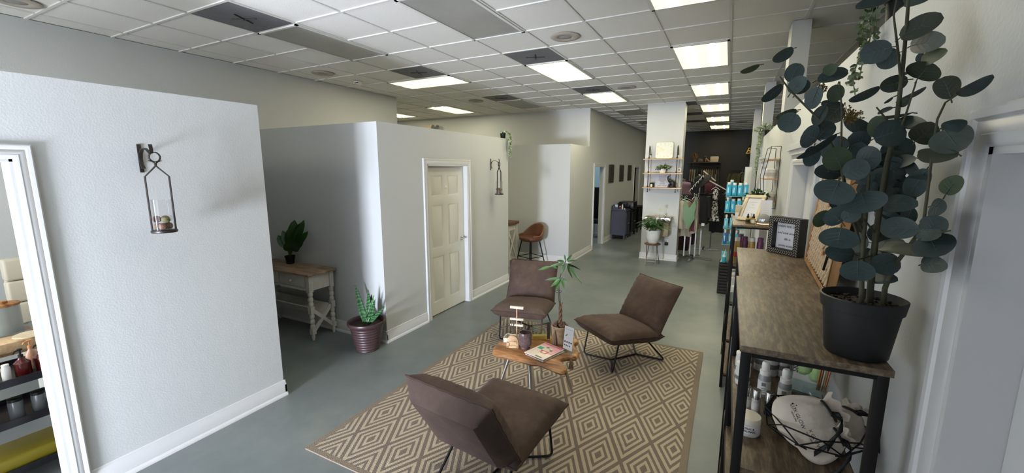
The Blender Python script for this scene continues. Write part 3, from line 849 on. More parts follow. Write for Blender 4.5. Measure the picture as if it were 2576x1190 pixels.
for k in range(4): b.lathe([(.006, 0), (.006, .0005)], M @ Vector((-.034+.018*k, .055, .0046)), 12, M=M.to_3x3().to_4x4())
b.build('icons', INK, lf)
b = MB(True); b.leaf(M @ Vector((-.035, .135, .005)), M @ Vector((-.01, .15, .005)), M.to_3x3() @ Vector((0, 1, 0)), .014, 0, n=5, nrm=M.to_3x3() @ Vector((0, 0, 1))); b.build('printed_leaf', mat('print_green', '#4c8a3c', .6), lf, solid=.0005)
# low clear box with yellow base behind the candle
t = thing('card_box', 'clear acrylic card box with a yellow printed base behind the candle', 'card box', (-1.43, 3.37, ZT))
bd = Vector((.84, .54, 0)).normalized(); bp = Vector((-bd.y, bd.x, 0)); bc = Vector((-1.43, 3.345, 0))
b = MB(); obox(b, bc, .085, .026, ZT, ZT+.034, bd, bp); bs_ = b.build('base', mat('yellow_card', '#b39345', .5, c2='#caa95a', vs=20), t)
b = MB()
for s_ in (-1, 1):
    obox(b, bc+bp*(s_*.026), .085, .0012, ZT+.034, ZT+.17, bd, bp); obox(b, bc+bd*(s_*.084), .0012, .026, ZT+.034, ZT+.17, bd, bp)
b.build('acrylic_cover', ACRYL, t)
b = MB(); obox(b, bc-bp*.0275+bd*.06, .014, .0004, ZT+.004, ZT+.165, bd, bp); b.build('dark_band', mat('dark_brown_print', '#33261c', .5), t)
b = MB(True); b.tube([bc-bp*.028+bd*(-.005+.016*math.cos(a))+Vector((0, 0, ZT+.095+.016*math.sin(a))) for a in [k*2*PI/18 for k in range(18)]], .0018, 6, closed=True); b.build('gold_emblem', mat('gold_print', '#8f7436', .3, .8), t)
# basket pot with the money tree
PX, PY = -1.245, 3.33
t = thing('money_tree', 'young braided-trunk plant with palmate leaves in a woven basket on the coffee table', 'plant', (PX, PY, ZT))
ROPE = mat('woven_seagrass', '#7d6650', .85, c2='#a58a6e', vs=18, bs=120, bstr=.8, bdist=.006)
b = MB(True)
prof = []
for k in range(15):
    z = .012*k; r = .064+.012*(k/14)+(.003 if k % 2 else 0); prof.append((r, z))
prof += [(.074, .17), (.068, .165), (.064, .12)]
b.lathe(prof, (PX, PY, ZT), 32, capt=False); b.build('basket', ROPE, t)
b = MB(True); b.lathe([(.066, .14), (0, .145)], (PX, PY, ZT), 20); b.build('soil', SOIL, t)
NUT = mat('brown_clay_balls', '#4a3426', .8, c2='#5f4432', vs=20)
b = MB(True); rnd = random.Random(4)
for k in range(34):
    a = rnd.uniform(0, 2*PI); r = .062*math.sqrt(rnd.uniform(.1, 1)); b.ball((PX+r*math.cos(a), PY+r*math.sin(a), ZT+.158+rnd.uniform(0, .02)+(.016 if r < .04 else 0)), .0145, 8, 6)
b.build('clay_balls', NUT, t)
BARK = mat('brown_bark', '#5d4231', .8, c2='#7a5a43', vs=25, bs=60, bstr=.5)
b = MB(True)
for s_ in range(3):
    b.tube([(PX+.012*math.cos(s_*2.1+k*.55)*(1-.3*k/20), PY+.012*math.sin(s_*2.1+k*.55)*(1-.3*k/20), ZT+.15+.0125*k) for k in range(17)], .0085, 8)
for s_ in range(3): b.tube([(PX, PY, ZT+.345), (PX+.02*math.cos(s_*2.3), PY+.02*math.sin(s_*2.3), ZT+.38)], .005, 6)
b.build('trunk', BARK, t)
def MP(x, y, dy=0): return survey(x, y, Y=PY+dy)
b = MB(True)
for pts in ([(1410, 790), (1405, 745), (1403, 722), (1408, 700), (1420, 665), (1424, 650)], [(1412, 790), (1408, 745), (1406, 722), (1410, 705)]):
    b.tube([MP(*q) for q in pts], .0035, 6)
clusters = [((1423, 658), [((1397, 668), 18), ((1412, 690), 20), ((1376, 673), 16), ((1400, 655), 14), ((1440, 640), 14), ((1452, 655), 12), ((1420, 640), 12)]),
            ((1425, 662), [((1450, 690), 18), ((1440, 700), 16), ((1466, 716), 14), ((1462, 680), 12), ((1443, 672), 14)]),
            ((1413, 698), [((1385, 722), 24), ((1396, 732), 24), ((1420, 727), 18), ((1370, 705), 18), ((1430, 712), 14)]),
            ((1388, 668), [((1352, 680), 18), ((1372, 676), 14), ((1402, 676), 14)])]
leaves = MB(True)
for n, (c, tips) in enumerate(clusters):
    C_ = MP(*c, dy=(-.05, .05, -.06, -.03)[n])
    for (tx, ty), w in tips:
        dy = random.uniform(-.05, .05)
        T_ = MP(tx, ty, dy=(-.05, .05, -.06, -.03)[n]+dy); ax = T_-C_
        view = (CAM-C_).normalized(); side = ax.cross(view)
        side = (side.normalized()*.8 + view*random.uniform(-.5, .5)).normalized()
        leaves.leaf(C_+ax*.12, T_, side, .026*(w/18), -.12, 'lance', 8, .25)
    b.tube([MP(*((1420, 668) if n != 2 else (1408, 706))), C_], .0022, 5)
b.build('stems', mat('dark_green_stem', '#3a3a24', .6), t)
leaves.build('foliage', MIDLEAF, t)
b = MB(True); b.tube([MP(1405+8*math.cos(a), 733+3*math.sin(a)) for a in [k*2*PI/14 for k in range(14)]], .0018, 5, closed=True); b.build('plant_tie', BLACKPL, t)
def tassel(top, L, r, parent):
    b = MB(True); top = Vector(top)
    b.ball(top, .011, 8, 6)
    for k in range(16):
        a = 2*PI*k/16; q = r*(.5+.5*((k*7) % 5)/4)
        b.tube([top, top+Vector((r*.5*math.cos(a), r*.5*math.sin(a), -L*.3)), top+Vector((q*math.cos(a), q*math.sin(a), -L))], .0028, 4)
    return b.build('tassel', mat('jute_tassel', '#8a7259', .9), parent)
tassel((PX-.02, PY-.082, ZT+.135), .12, .026, t)
tassel(survey(1437, 900, Y=3.08), .10, .022, CT)

# ================================================================== CONSOLE TABLE IN THE NOOK
GREYP = mat('chalk_white_paint', '#c6c4bc', .6, c2='#b4b1a8', vs=9)
x0, x1, y0, y1 = -5.26, -4.21, 3.03, 3.315
t = thing('console_table', 'pale painted console table with turned legs and worn wood top in the nook', 'console table', ((x0+x1)/2, (y0+y1)/2, 0))
b = MB(); b.box((x0-.07, y0-.06, .785), (x1+.07, 3.365, .812)); b.build('tabletop', PINE, t, bevel=.008)
b = MB(); b.box((x0+.03, y0-.005, .60), (x1-.03, y0+.015, .785)); b.box((x0+.03, y1-.015, .60), (x1-.03, y1+.005, .785))
for x in (x0, x1): b.box((x-.01, y0+.02, .60), (x+.01, y1-.02, .785))
for s_ in (0, 1):
    xa = x0+.05+s_*.49; b.box((xa, y0-.02, .60), (xa+.44, y0-.004, .625))
b.build('apron', GREYP, t)
for k in range(2):
    xa = x0+.06+k*.475
    b = MB(); b.box((xa, y0-.018, .635), (xa+.455, y0-.004, .772)); d_ = b.build('drawer', GREYP, t, bevel=.004)
    b = MB(True); b.ball((xa+.23, y0-.034, .70), .016, 12, 8); b.tube([(xa+.23, y0-.03, .70), (xa+.23, y0-.01, .70)], .007, 8); b.build('knob', WHITECER, d_)
def turned(x, y):
    b = MB(True)
    bead = lambda z0, z1, n, r0: [(r0*(.78+.36*abs(math.sin(PI*(k/(4*n))*n))), z0+(z1-z0)*k/(4*n)) for k in range(4*n+1)]
    b.lathe([(.012, 0), (.017, .02), (.021, .05), (.016, .068), (.022, .078)]+bead(.135, .325, 3, .026)+[(.02, .33)], (x, y, 0), 18, capt=False)
    b.lathe(bead(.405, .59, 3, .026), (x, y, 0), 18)
    for z0, z1 in ((.075, .14), (.325, .41), (.585, .785)): b.box((x-.026, y-.026, z0), (x+.026, y+.026, z1))
    return b.build('leg', GREYP, t)
for x in (x0, x1):
    for y in (y0, y1): turned(x, y)
for x in (x0, x1):
    b = MB(); b.bar((x, y0+.02, .36), (x, y1-.02, .115), .022, .04); b.bar((x+.001, y0+.02, .115), (x+.001, y1-.02, .36), .022, .04); b.build('cross_brace', GREYP, t)
ym, zm = (y0+y1)/2, .245
b = MB(); b.bar((x0+.02, (y0+ym)/2+.012, (.375+zm)/2+.012), (x1-.02, (y0+ym)/2+.012, (.375+zm)/2+.012), .012, .155, up=(0, -.66, .75)); b.bar((x0+.02, (y1+ym)/2-.012, (.375+zm)/2+.012), (x1-.02, (y1+ym)/2-.012, (.375+zm)/2+.012), .012, .155, up=(0, .66, .75))
b.build('trough_shelf', GREYP, t)
# plant on the console
px_, py_ = survey(740, 665, Z=.812).x, 3.17
q = survey(740, 660, Z=.815); px_, py_ = q.x, q.y-.05
t = thing('fiddle_plant', 'leafy green plant in a small black pot on the console table', 'plant', (px_, py_, .812))
def pot(t, x, y, z, r0, r1, h, m, lip=.012, soil=True):
    b = MB(True); b.lathe([(r0, 0), (r1-.004, h-lip), (r1, h-lip), (r1, h), (r1-.006, h), (r1-.012, h-.02), (r0, .02)], (x, y, z), 32, capt=False); b.build('pot', m, t)
    if soil: b = MB(True); b.lathe([(r1-.008, h-.02), (0, h-.014)], (x, y, z), 24); b.build('soil', SOIL, t)
pot(t, px_, py_, .812, .045, .062, .10, BLACKPL)
stems, fol = MB(True), MB(True)
base = Vector((px_, py_, .90))
for (tx, ty, w, dy) in ((741, 553, 26, .0), (727, 575, 22, -.03), (757, 560, 20, .02), (765, 553, 18, .03), (775, 582, 16, .03), (699, 592, 20, -.02), (711, 580, 16, .02), (718, 612, 20, -.07), (752, 610, 24, -.08), (735, 600, 26, -.06), (762, 600, 20, -.03), (728, 596, 20, .05)):
    T_ = survey(tx, ty, Y=py_+dy); mid = base.lerp(T_, .30); mid.z += .03
    stems.tube([base, base.lerp(mid, .5)+Vector((0, 0, .01)), mid], .0055, 6)
    ax = T_-mid; view = (CAM-mid).normalized(); side = (ax.cross(view).normalized()+view*random.uniform(-.4, .4)).normalized()
    fol.leaf(mid, T_, side, w*.0050, .06*random.choice((-1, 1)), 'oval', 8, .18)
stems.build('stems', mat('green_stem', '#4d6136', .6), t); fol.build('foliage', DARKLEAF, t)

# ================================================================== SNAKE PLANT
sx, sy = -3.47, 3.16
t = thing('snake_plant', 'snake plant in a ribbed brown pot by the corner of the door partition', 'plant', (sx, sy, 0))
b = MB(True); prof = [(.118, .0), (.128, .01)]
for k in range(44):
    z = .012+k*.0062; r = .128+(.062*(z/.34)); prof.append((r+.0028*math.sin(z*2*PI/.031), z))
prof += [(.192, .29), (.203, .30), (.206, .318), (.203, .332), (.192, .335), (.182, .32), (.175, .26)]
b.lathe(prof, (sx, sy, 0), 48, capt=False); b.build('pot', mat('plum_brown_glaze', '#3b2a2b', .4, c2='#453233', vs=5), t)
b = MB(True); b.lathe([(.176, .285), (0, .30)], (sx, sy, 0), 30); b.build('soil', SOIL, t)
def snakemat():
    m, nt, bb = new_mat('snake_leaf'); v = coords(nt, (1, 1, 1)); w_ = N(nt, 'ShaderNodeTexWave', bands_direction='Z'); w_.inputs['Scale'].default_value = 9; w_.inputs['Distortion'].default_value = 7; w_.inputs['Detail'].default_value = 2
    nt.links.new(v, w_.inputs['Vector']); nt.links.new(ramp(nt, w_.outputs['Fac'], [(.2, lin('#264a2a')), (.6, lin('#34613a')), (.95, lin('#4f7c4f'))]), bb.inputs['Base Color']); bb.inputs['Roughness'].default_value = .4
    return m
SNAKE = snakemat()
for (bx, by, bz, tx, ty, w, dy) in ((-.01, 0, .29, 893, 716, .058, .05), (.01, .02, .29, 927, 729, .046, .02), (.02, -.02, .29, 941, 742, .035, .06), (.0, .03, .29, 935, 740, .05, .08), (.03, 0, .29, 968, 772, .034, -.02), (-.02, -.03, .29, 921, 790, .03, -.03), (.02, .02, .29, 944, 752, .04, .0)):
    B_ = Vector((sx+bx, sy+by, bz)); T_ = survey(tx, ty, Y=sy+dy); ax = T_-B_; view = (CAM-B_).normalized()
    b = MB(True); side = (ax.cross(view).normalized() + view*random.uniform(-.35, .35)).normalized()
    b.leaf(B_, T_, side, w*1.25, -.10, 'blade', 10, .35); b.build('leaf', SNAKE, t, solid=.004)

# ================================================================== WALL LANTERNS
def lantern():
    r = thing('wall_lantern', 'dark iron hanging lantern with glass cylinder on the near left wall', 'lantern', (XL, 1.31, 1.98), 0, 'hanging iron wall lanterns', local=True)
    o = Vector((0, 0, 0))
    def strap(b, pts, w, th, wdir):
        pts = [Vector(p) for p in pts]; wd = Vector(wdir).normalized()
        prev = None
        for i, p in enumerate(pts):
            d = (pts[min(i+1, len(pts)-1)]-pts[max(i-1, 0)]).normalized(); nn = d.cross(wd).normalized()
            row = [b._v(p+wd*(w/2*a)+nn*(th/2*c)) for a, c in ((-1,-1),(1,-1),(1,1),(-1,1))]
            if prev:
                for k in range(4): b.face([prev[k], prev[(k+1) % 4], row[(k+1) % 4], row[k]], False)
            else: b.face(row[::-1], False)
            prev = row
        b.face(prev, False)
    b = MB(); b.box((.001, -.012, -.005), (.006, .012, .175)); b.build('wall_plate', IRON, r, bevel=.003)
    b = MB()
    arc = [(.006+.068*math.sin(a), 0, .02+.115*(1-math.cos(a))*.5+.03*math.sin(a)) for a in [k*PI*.62/8 for k in range(9)]]
    strap(b, [(.03, 0, .02), (.012, 0, .05), (.008, 0, .085), (.02, 0, .12), (.045, 0, .142), (.08, 0, .148), (.115, 0, .132), (.14, 0, .115), (.155, 0, .118), (.16, 0, .14), (.152, 0, .17)], .02, .004, (0, 1, 0))
    b.build('hook_arm', IRON, r)
    X0 = .145; Y0 = .018
    f = MB()
    ang = RAD(20); wy = Vector((math.sin(ang)*-.2, 1, 0)).normalized(); wn = Vector((wy.y, -wy.x, 0))
    P_ = lambda y, z: Vector((X0, Y0, 0)) + wy*y + Vector((0, 0, z))
    for s_ in (-1, 1):
        strap(f, [P_(s_*.066, -.385), P_(s_*.066, -.03), P_(s_*.012, .025), P_(s_*-.004, .045), P_(s_*.012, .062), P_(s_*.034, .07)], .016, .004, wn)
    ringp = [P_(.03*math.sin(a), .092-.03*math.cos(a)) for a in [k*2*PI/20 for k in range(21)]]
    strap(f, ringp, .016, .004, wn)
    f.build('frame', IRON, r)
    b = MB(True); b.lathe([(.0, -.39), (.068, -.39), (.07, -.386), (.07, -.376), (.066, -.374), (0, -.374)], (X0, Y0, 0), 28); b.build('tray', IRON, r)
    b = MB(True); b.lathe([(.054, -.373), (.054, -.175), (.0525, -.175), (.0525, -.371)], (X0, Y0, 0), 32, capb=False, capt=False); b.build('glass_cylinder', CLEAR, r)
    return r, (X0, Y0)
ln, (lx, ly) = lantern()
BALLC = [mat('potpourri_brown', '#5d3f33', .9, c2='#7a5748', vs=40, bs=90, bstr=.9, bdist=.006), mat('potpourri_olive', '#59573a', .9, c2='#77744f', vs=40, bs=90, bstr=.9, bdist=.006), mat('potpourri_tan', '#6d5842', .9, c2='#8e7757', vs=40, bs=90, bstr=.9, bdist=.006)]
spots = [(-.024, -.018, -.350, 2, 'lower front'), (.024, -.014, -.349, 0, 'lower left'), (.0, .026, -.349, 0, 'lower right'), (.026, .004, -.306, 1, 'middle front olive'), (-.016, -.027, -.303, 0, 'upper left'), (-.02, .022, -.306, 0, 'upper right')]
for which, (root, lab) in enumerate(((ln, 'near wall lantern'), (None, 'far wall lantern'))):
    oy = 0 if which == 0 else 4.475
    for (dx, dy, dz, c, w) in spots:
        cx_, cy_, cz_ = XL+lx+dx, 1.31+oy+ly+dy, 1.98+dz
        b = MB(True); b.ball((cx_, cy_, cz_), .0245, 12, 9, sc=(1, 1, .92))
        tag(b.build('potpourri_ball', BALLC[c], None, origin=(cx_, cy_, cz_)), f'dried potpourri ball at the {w} of the {lab} glass', 'potpourri ball', 'potpourri balls in the lanterns')
dup(ln, (XL, 1.31+4.475, 1.98), 0, 'dark iron hanging lantern on the far wall beyond the white door')

# ================================================================== TRAILING PLANT ON THE PARTITION CORNER
def trailing(t, x, y, z, strands, m, leafs, seed=1):
    rnd = random.Random(seed); fol, st = MB(True), MB(True)
    for (dx, dy, L, out) in strands:
        p = Vector((x, y, z+.05)); pts = [p.copy()]
        edge = Vector((x+dx, y+dy, z+.03))
        pts += [p.lerp(edge, .5)+Vector((0, 0, .03)), edge]
        n = int(L/.05)
        for k in range(n): pts.append(edge + Vector((dx*.15*out+.008*math.sin(k*1.3), dy*.15*out+.008*math.cos(k*1.7), -.05*(k+1))))
        st.tube(pts, .002, 5)
        for a, c in zip(pts, pts[1:]):
            for _ in range(leafs):
                q = a.lerp(c, rnd.random()); d = Vector((rnd.uniform(-1, 1), rnd.uniform(-1, 1), rnd.uniform(-.9, .3))).normalized()
                s_ = d.cross(Vector((rnd.uniform(-1, 1), rnd.uniform(-1, 1), rnd.uniform(-1, 1)))).normalized()
                l = rnd.uniform(.014, .026); fol.leaf(q, q+d*l, s_, l*.75, .1, 'round', 4)
    st.build('stems', mat('thin_green_stem', '#6a7552', .7), t); fol.build('foliage', m, t)
tx_, ty_ = XL-.04, 6.27
t = thing('trailing_plant', 'trailing plant in a dark pot hanging over the far end of the door partition', 'plant', (tx_, ty_, ZP))
pot(t, tx_, ty_, ZP, .04, .05, .085, BLACKPL)
trailing(t, tx_, ty_, ZP+.05, [(.085, .05, .42, 1), (.09, .02, .38, 1), (.1, .07, .26, 1), (.085, .09, .30, 1), (.07, .1, .2, 1), (-.05, .02, .03, 1), (.0, -.08, .03, 1), (.09, -.02, .08, 1), (.09, .06, .40, 1), (.095, .04, .33, 1)], PALELEAF, 13, 3)
# emergency lamp high on the wall beyond
t = thing('emergency_light', 'small twin-head emergency lamp on the wall above the door partition', 'emergency light', (-7.45, 9.5, 3.1))
b = MB(); b.box((-7.62, 9.42, 3.06), (-7.38, 9.5, 3.2)); b.build('body', mat('beige_plastic', '#b8a98a', .5), t, bevel=.01)
for dx in (.05, .2):
    b = MB(True); b.lathe([(.03, 0), (.055, .05), (.055, .07), (0, .068)], (-7.38+dx, 9.45, 3.1), 16, M=Matrix.Rotation(RAD(70), 4, 'X')); b.build('lamp_head', CHROME, t)
# ================================================================== BAR STOOL AND SECOND TABLE IN THE FAR NOOK
bx, by = -3.64, 7.86
t = thing('bar_stool', 'tan leather bar stool on black legs against the bright nook wall', 'bar stool', (bx, by, 0), RAD(157), local=True)
b = MB(True)
def shell(i, j):
    # i round the seat from front-left over the back to front-right, j up the wall of the bucket
    a = RAD(-128+256*i); r = .245
    back = max(0, math.cos(a))**.9
    h = .10 + .23*back**1.2
    flare = 1+.10*j
    x, y = r*flare*math.sin(a), -.02-r*.92*flare*math.cos(a)
    return Vector((x*1.02, y, .53 + h*j))
g1 = b.sheet(shell, 40, 6)
b.build('backrest', LEATHER, t, solid=.035, sub=1)
b = MB(True)
b.lathe([(0, .485), (.16, .485), (.225, .50), (.255, .535), (.25, .57), (.20, .58), (.1, .572), (0, .57)], (0, -.015, 0), 36, sx=1.02, sy=.98); b.build('seat', LEATHER, t)
for sx_ in (-1, 1):
    for sy_ in (-1, 1):
        b = MB(True); b.tube([(sx_*.13, sy_*.13, .51), (sx_*.215, sy_*.215, .0)], [.014, .011], 10); b.build('leg', BLACKMETAL, t)
b = MB(True); q = .19; b.tube([(-q, -q, .16), (q, -q, .16), (q, q, .16), (-q, q, .16)], .008, 8, closed=True); b.build('footrest', BLACKMETAL, t)
x0, x1, y0, y1 = -5.05, -3.90, 7.35, 7.75
t = thing('side_table', 'white farmhouse side table with brown top, only its end showing past the partition', 'side table', ((x0+x1)/2, (y0+y1)/2, 0))
b = MB(); b.box((x0-.03, y0-.03, .86), (x1+.03, y1+.03, .915)); b.build('tabletop', woodmat('red_brown_wood', '#4b2c1e', '#63402d', '#75503b', 0), t, bevel=.004)
b = MB(); b.box((x0+.02, y0+.02, .74), (x1-.02, y1-.02, .86)); b.box((x0+.02, y0+.02, .12), (x1-.02, y1-.02, .15)); b.build('body', GREYP, t)
for x in (x0+.02, x1-.02):
    for y in (y0+.02, y1-.02):
        b = MB(); b.box((x-.025, y-.025, 0), (x+.025, y+.025, .86)); b.build('leg', GREYP, t)
b = MB(); b.bar((x1-.02, y0+.04, .16), (x1-.02, y1-.04, .73), .02, .035); b.build('cross_brace', GREYP, t); b = MB(); b.bar((x1-.021, y1-.04, .16), (x1-.021, y0+.04, .73), .02, .035); b.build('cross_brace', GREYP, t)

# ================================================================== CORRIDOR
SLAT = mat('dark_twig_panel', '#3a342f', .85, c2='#554c44', vs=20)
for n, (ya, lab) in enumerate(((11.30, 'nearest dark woven twig wall panel beside the first corridor door'), (12.54, 'middle one of three dark twig panels on the corridor wall'), (13.68, 'farthest dark twig panel, beside the second corridor door'))):
    t = thing('wall_panel', lab, 'wall art', (XC, ya+.27, 1.86), 0, 'three twig panels on the corridor wall')
    b = MB(); rnd = random.Random(n)
    for k in range(11): b.bar((XC+.012, ya+.02+.05*k, 1.62+rnd.uniform(-.01, .01)), (XC+.012, ya+.02+.05*k+rnd.uniform(-.02, .02), 2.11+rnd.uniform(-.01, .01)), .010)
    b.build('upright_twigs', SLAT, t)
    b = MB()
    for k in range(26): b.bar((XC+.024, ya+rnd.uniform(-.01, .01), 1.63+.0185*k), (XC+.024, ya+.54+rnd.uniform(-.01, .01), 1.63+.0185*k+rnd.uniform(-.012, .012)), .009)
    b.build('cross_twigs', SLAT, t)
def switchplate(loc, ax, name, lab):
    t = thing(name, lab, 'light switch', loc); return t
t = thing('light_switch', 'white light switch on the corridor wall beside the first door', 'light switch', (XC, 10.98, 1.22))
b = MB(); b.box((XC, 10.94, 1.16), (XC+.006, 11.02, 1.28)); pl = b.build('plate', WHITEPL, t, bevel=.002)
b = MB(); b.box((XC+.006, 10.97, 1.205), (XC+.014, 10.99, 1.235)); b.build('toggle', WHITEPL, t)
NAVY = mat('navy_painted_wood', '#2b2d3e', .5, c2='#323447', vs=6)
def cabinet(name, lab, x0, x1, y0, y1, h, m, group=None, knobs=True):
    t = thing(name, lab, 'cabinet', ((x0+x1)/2, (y0+y1)/2, 0), 0, group)
    b = MB(); b.box((x0, y0, .12), (x1-.02, y1, h-.025))
    for x in (x0, x1-.06): 
        pass
    b.build('body', m, t)
    b = MB()
    for (xa, xb) in ((x0-.002, x0+.035), (x1-.055, x1-.018)):
        b.box((xa, y0-.012, .18), (xb, y0, h-.075))
    b.box((x0, y0-.012, h-.075), (x1-.02, y0, h-.026)); b.box((x0, y0-.012, .131), (x1-.02, y0, .18)); b.build('end_frame', m, t)
    b = MB(); b.box((x0-.01, y0-.02, h-.025), (x1+.01, y1+.01, h)); b.build('top', m, t, bevel=.004)
    for x in (x0+.018, x1-.04):
        for y in (y0+.01, y1-.03):
            b = MB(); b.box((x-.02, y-.02, 0), (x+.02, y+.02, .13)); b.build('leg', m, t)
    ym = (y0+y1)/2
    for ya, yb in ((y0+.01, ym-.004), (ym+.004, y1-.01)):
        b = MB(); b.box((x1-.02, ya, .15), (x1, yb, h-.05)); b.box((x1, ya+.03, .19), (x1+.006, ya+.05, h-.09)); b.box((x1, yb-.05, .19), (x1+.006, yb-.03, h-.09)); d_ = b.build('door', m, t)
        b = MB(True); b.ball((x1+.018, yb-.04 if ya < ym-.1 else ya+.04, h*.55), .012, 8, 6); b.build('knob', STEEL, d_)
    return t
cabinet('storage_cabinet', 'navy blue cabinet against the corridor wall by the first door', -2.90, -2.49, 11.76, 12.30, .83, NAVY)
t = thing('desk_organizer', 'navy tray organizer with scooped sides on top of the navy cabinet', 'organizer', (-2.7, 11.9, .83))
b = MB()
b.box((-2.89, 11.78, .831), (-2.51, 12.22, .84))
side = [(-2.89, .84), (-2.51, .84), (-2.51, .855), (-2.62, .862), (-2.72, .88), (-2.79, .905), (-2.83, .955), (-2.89, .975)]
for yy in (11.78, 12.21):
    lo = [b._v((x, yy, z)) for x, z in side]; hi = [b._v((x, yy+.012, z)) for x, z in side]
    b.face(lo); b.face(hi[::-1])
    for i in range(len(side)): b.face([lo[i], lo[(i+1) % len(side)], hi[(i+1) % len(side)], hi[i]])
b.box((-2.89, 11.79, .84), (-2.88, 12.21, .975)); b.build('tray', NAVY, t)
def can(x, y, z, r, h, m, cap, name, lab, cat, group=None, caph=.02, capr=.8, n=16, band=None):
    t = thing(name, lab, cat, (x, y, z), 0, group)
    b = MB(True); b.lathe([(r*.94, 0), (r, .006), (r, h-.012), (r*.9, h)], (x, y, z), n); body = b.build('body', m, t)
    if caph:
        b = MB(True); b.lathe([(r*capr, h), (r*capr, h+caph*.9), (r*capr*.9, h+caph)], (x, y, z), n); b.build('cap', cap, t)
    if band:
        bm_, z0, z1 = band
        b = MB(True); b.lathe([(r+.0008, h*z0), (r+.0008, h*z1)], (x, y, z), n, capb=False, capt=False); b.build('label', bm_, body)
    return t
BLUEL = mat('blue_label', '#3d7fae', .5); REDL = mat('red_label', '#9b3a34', .5)
can(-2.80, 11.85, .841, .045, .145, WHITEPL, BLUEL, 'wipes_canister', 'white and blue wipes canister in the navy organizer', 'canister', None, .02, .95, band=(BLUEL, .2, .6))
can(-2.70, 11.88, .841, .026, .09, REDL, WHITEPL, 'bottle', 'small red bottle beside the wipes canister on the navy cabinet', 'bottle')
can(-2.63, 11.86, .841, .022, .13, WHITEPL, WHITEPL, 'bottle', 'slim white bottle in front of the navy organizer tray', 'bottle', None, .03, .6)
can(-2.56, 11.84, .841, .03, .055, STEEL, BLACKPL, 'jar', 'small silver jar at the corner of the navy cabinet', 'jar')
cabinet('black_cabinet', 'black cabinet behind the navy cabinet carrying a black box', -2.90, -2.46, 12.45, 13.05, .80, BLACKPL)
t = thing('sterilizer_box', 'black boxy appliance on the black cabinet in the corridor', 'appliance', (-2.66, 12.72, .80))
b = MB(); b.box((-2.88, 12.48, .81), (-2.44, 13.0, 1.02)); b.build('case', mat('gloss_black_plastic', '#111013', .3), t, bevel=.012)
b = MB(); b.box((-2.84, 12.474, .84), (-2.50, 12.48, .99)); b.build('front_panel', mat('dark_panel', '#1d1c20', .25), t)
cabinet('black_cabinet', 'far black cabinet just before the second corridor door', -2.90, -2.44, 13.4, 14.1, .81, BLACKPL)
# salon room seen through the two doorways
t = thing('salon_chair', 'black salon chair seen through the first corridor doorway', 'chair', (-3.52, 12.1, 0))
b = MB(True); b.lathe([(.26, 0), (.26, .03), (.06, .06), (.05, .08), (.05, .38), (.1, .40)], (-3.52, 12.1, 0), 24); b.build('base', CHROME, t)
b = MB(); b.box((-3.80, 11.82, .40), (-3.24, 12.38, .52)); b.build('seat', BLACKPL, t, bevel=.03)
b = MB(); b.box((-3.78, 12.30, .50), (-3.26, 12.42, 1.45)); b.build('backrest', BLACKPL, t, bevel=.04)
for x in (-3.83, -3.21):
    b = MB(True); b.tube([(x, 12.34, .52), (x, 12.3, .72), (x, 12.0, .74), (x, 11.87, .66), (x, 11.87, .5)], .02, 8); b.build('armrest', CHROME, t)
t = thing('arched_mirror', 'arched pale mirror on the wall inside the first corridor doorway', 'mirror', (-3.95, 13.98, 1.2))
b = MB(); o_ = [(-.45, 0), (.45, 0)]+[(.45*math.cos(a), .75+.45*math.sin(a)) for a in [k*PI/16 for k in range(17)]]
b.prism(o_, 0, .03, place((-3.95, 13.995, 1.25), (1, 0, 0), (0, 0, 1))); b.build('mirror', mat('pale_mirror', '#b5d3df', .15, .4), t)
t = thing('salon_counter', 'black and white counter standing inside the first corridor doorway', 'counter', (-3.85, 13.2, 0))
b = MB(); b.box((-4.3, 12.9, 0), (-3.45, 13.5, .78)); b.build('body', mat('pale_grey_laminate', '#b9c0c0', .5), t)
b = MB(); b.box((-4.32, 12.88, .78), (-3.43, 13.52, .82)); b.build('top', BLACKPL, t)
area('salon_fill', (-4.6, 12.5, 3.25), (0, 0, 0), 1.1, 1.1, 42, (.85, .95, 1))  # added area light without a fixture, brightens the salon room
t = thing('hair_rack', 'small tan basket set just inside the second corridor doorway', 'basket', (-3.35, 15.1, .9))
b = MB(True); b.lathe([(.10, 0), (.13, .2), (.12, .2), (.09, .02), (0, .02)], (-3.35, 15.1, .9), 20); b.build('basket', ROPE, t)
b = MB(); b.box((-3.5, 14.85, .0), (-3.2, 15.35, .89)); one(b, 'side_cupboard', BLACKPL, 'dark cupboard carrying the tan basket inside the second corridor doorway', 'cupboard', (-3.35, 15.1, 0))

# ================================================================== PILLAR SHELF
t = thing('pipe_shelf', 'three-tier wood and black pipe wall shelf on the white pillar', 'shelf', (-1.27, 9.5, 1.6))
for z in (2.205, 1.905, 1.60):
    b = MB(); b.box((-1.66, 9.285, z-.018), (-.87, 9.49, z)); b.build('shelf_board', LIGHTWOOD, t)
for x in (-1.545, -.985):
    b = MB(True); b.tube([(x, 9.49, 2.30), (x, 9.46, 2.36), (x, 9.40, 2.44), (x, 9.34, 2.47), (x, 9.305, 2.44), (x, 9.30, 2.35), (x, 9.30, 1.53)], .008, 8)
    b.ball((x, 9.30, 1.515), .014, 8, 6); b.ball((x, 9.485, 2.30), .016, 8, 6)
    for z in (2.205, 1.905, 1.60):
        b.tube([(x-.016*math.cos(a), 9.30, z+.02+.018*math.sin(a)) for a in [k*2*PI/12 for k in range(12)]], .005, 6, closed=True)
    b.build('pipe', IRON, t)
t = thing('glass_clock', 'square white glass clock with gold numerals on the top pillar shelf', 'clock', (-1.26, 9.40, 2.205))
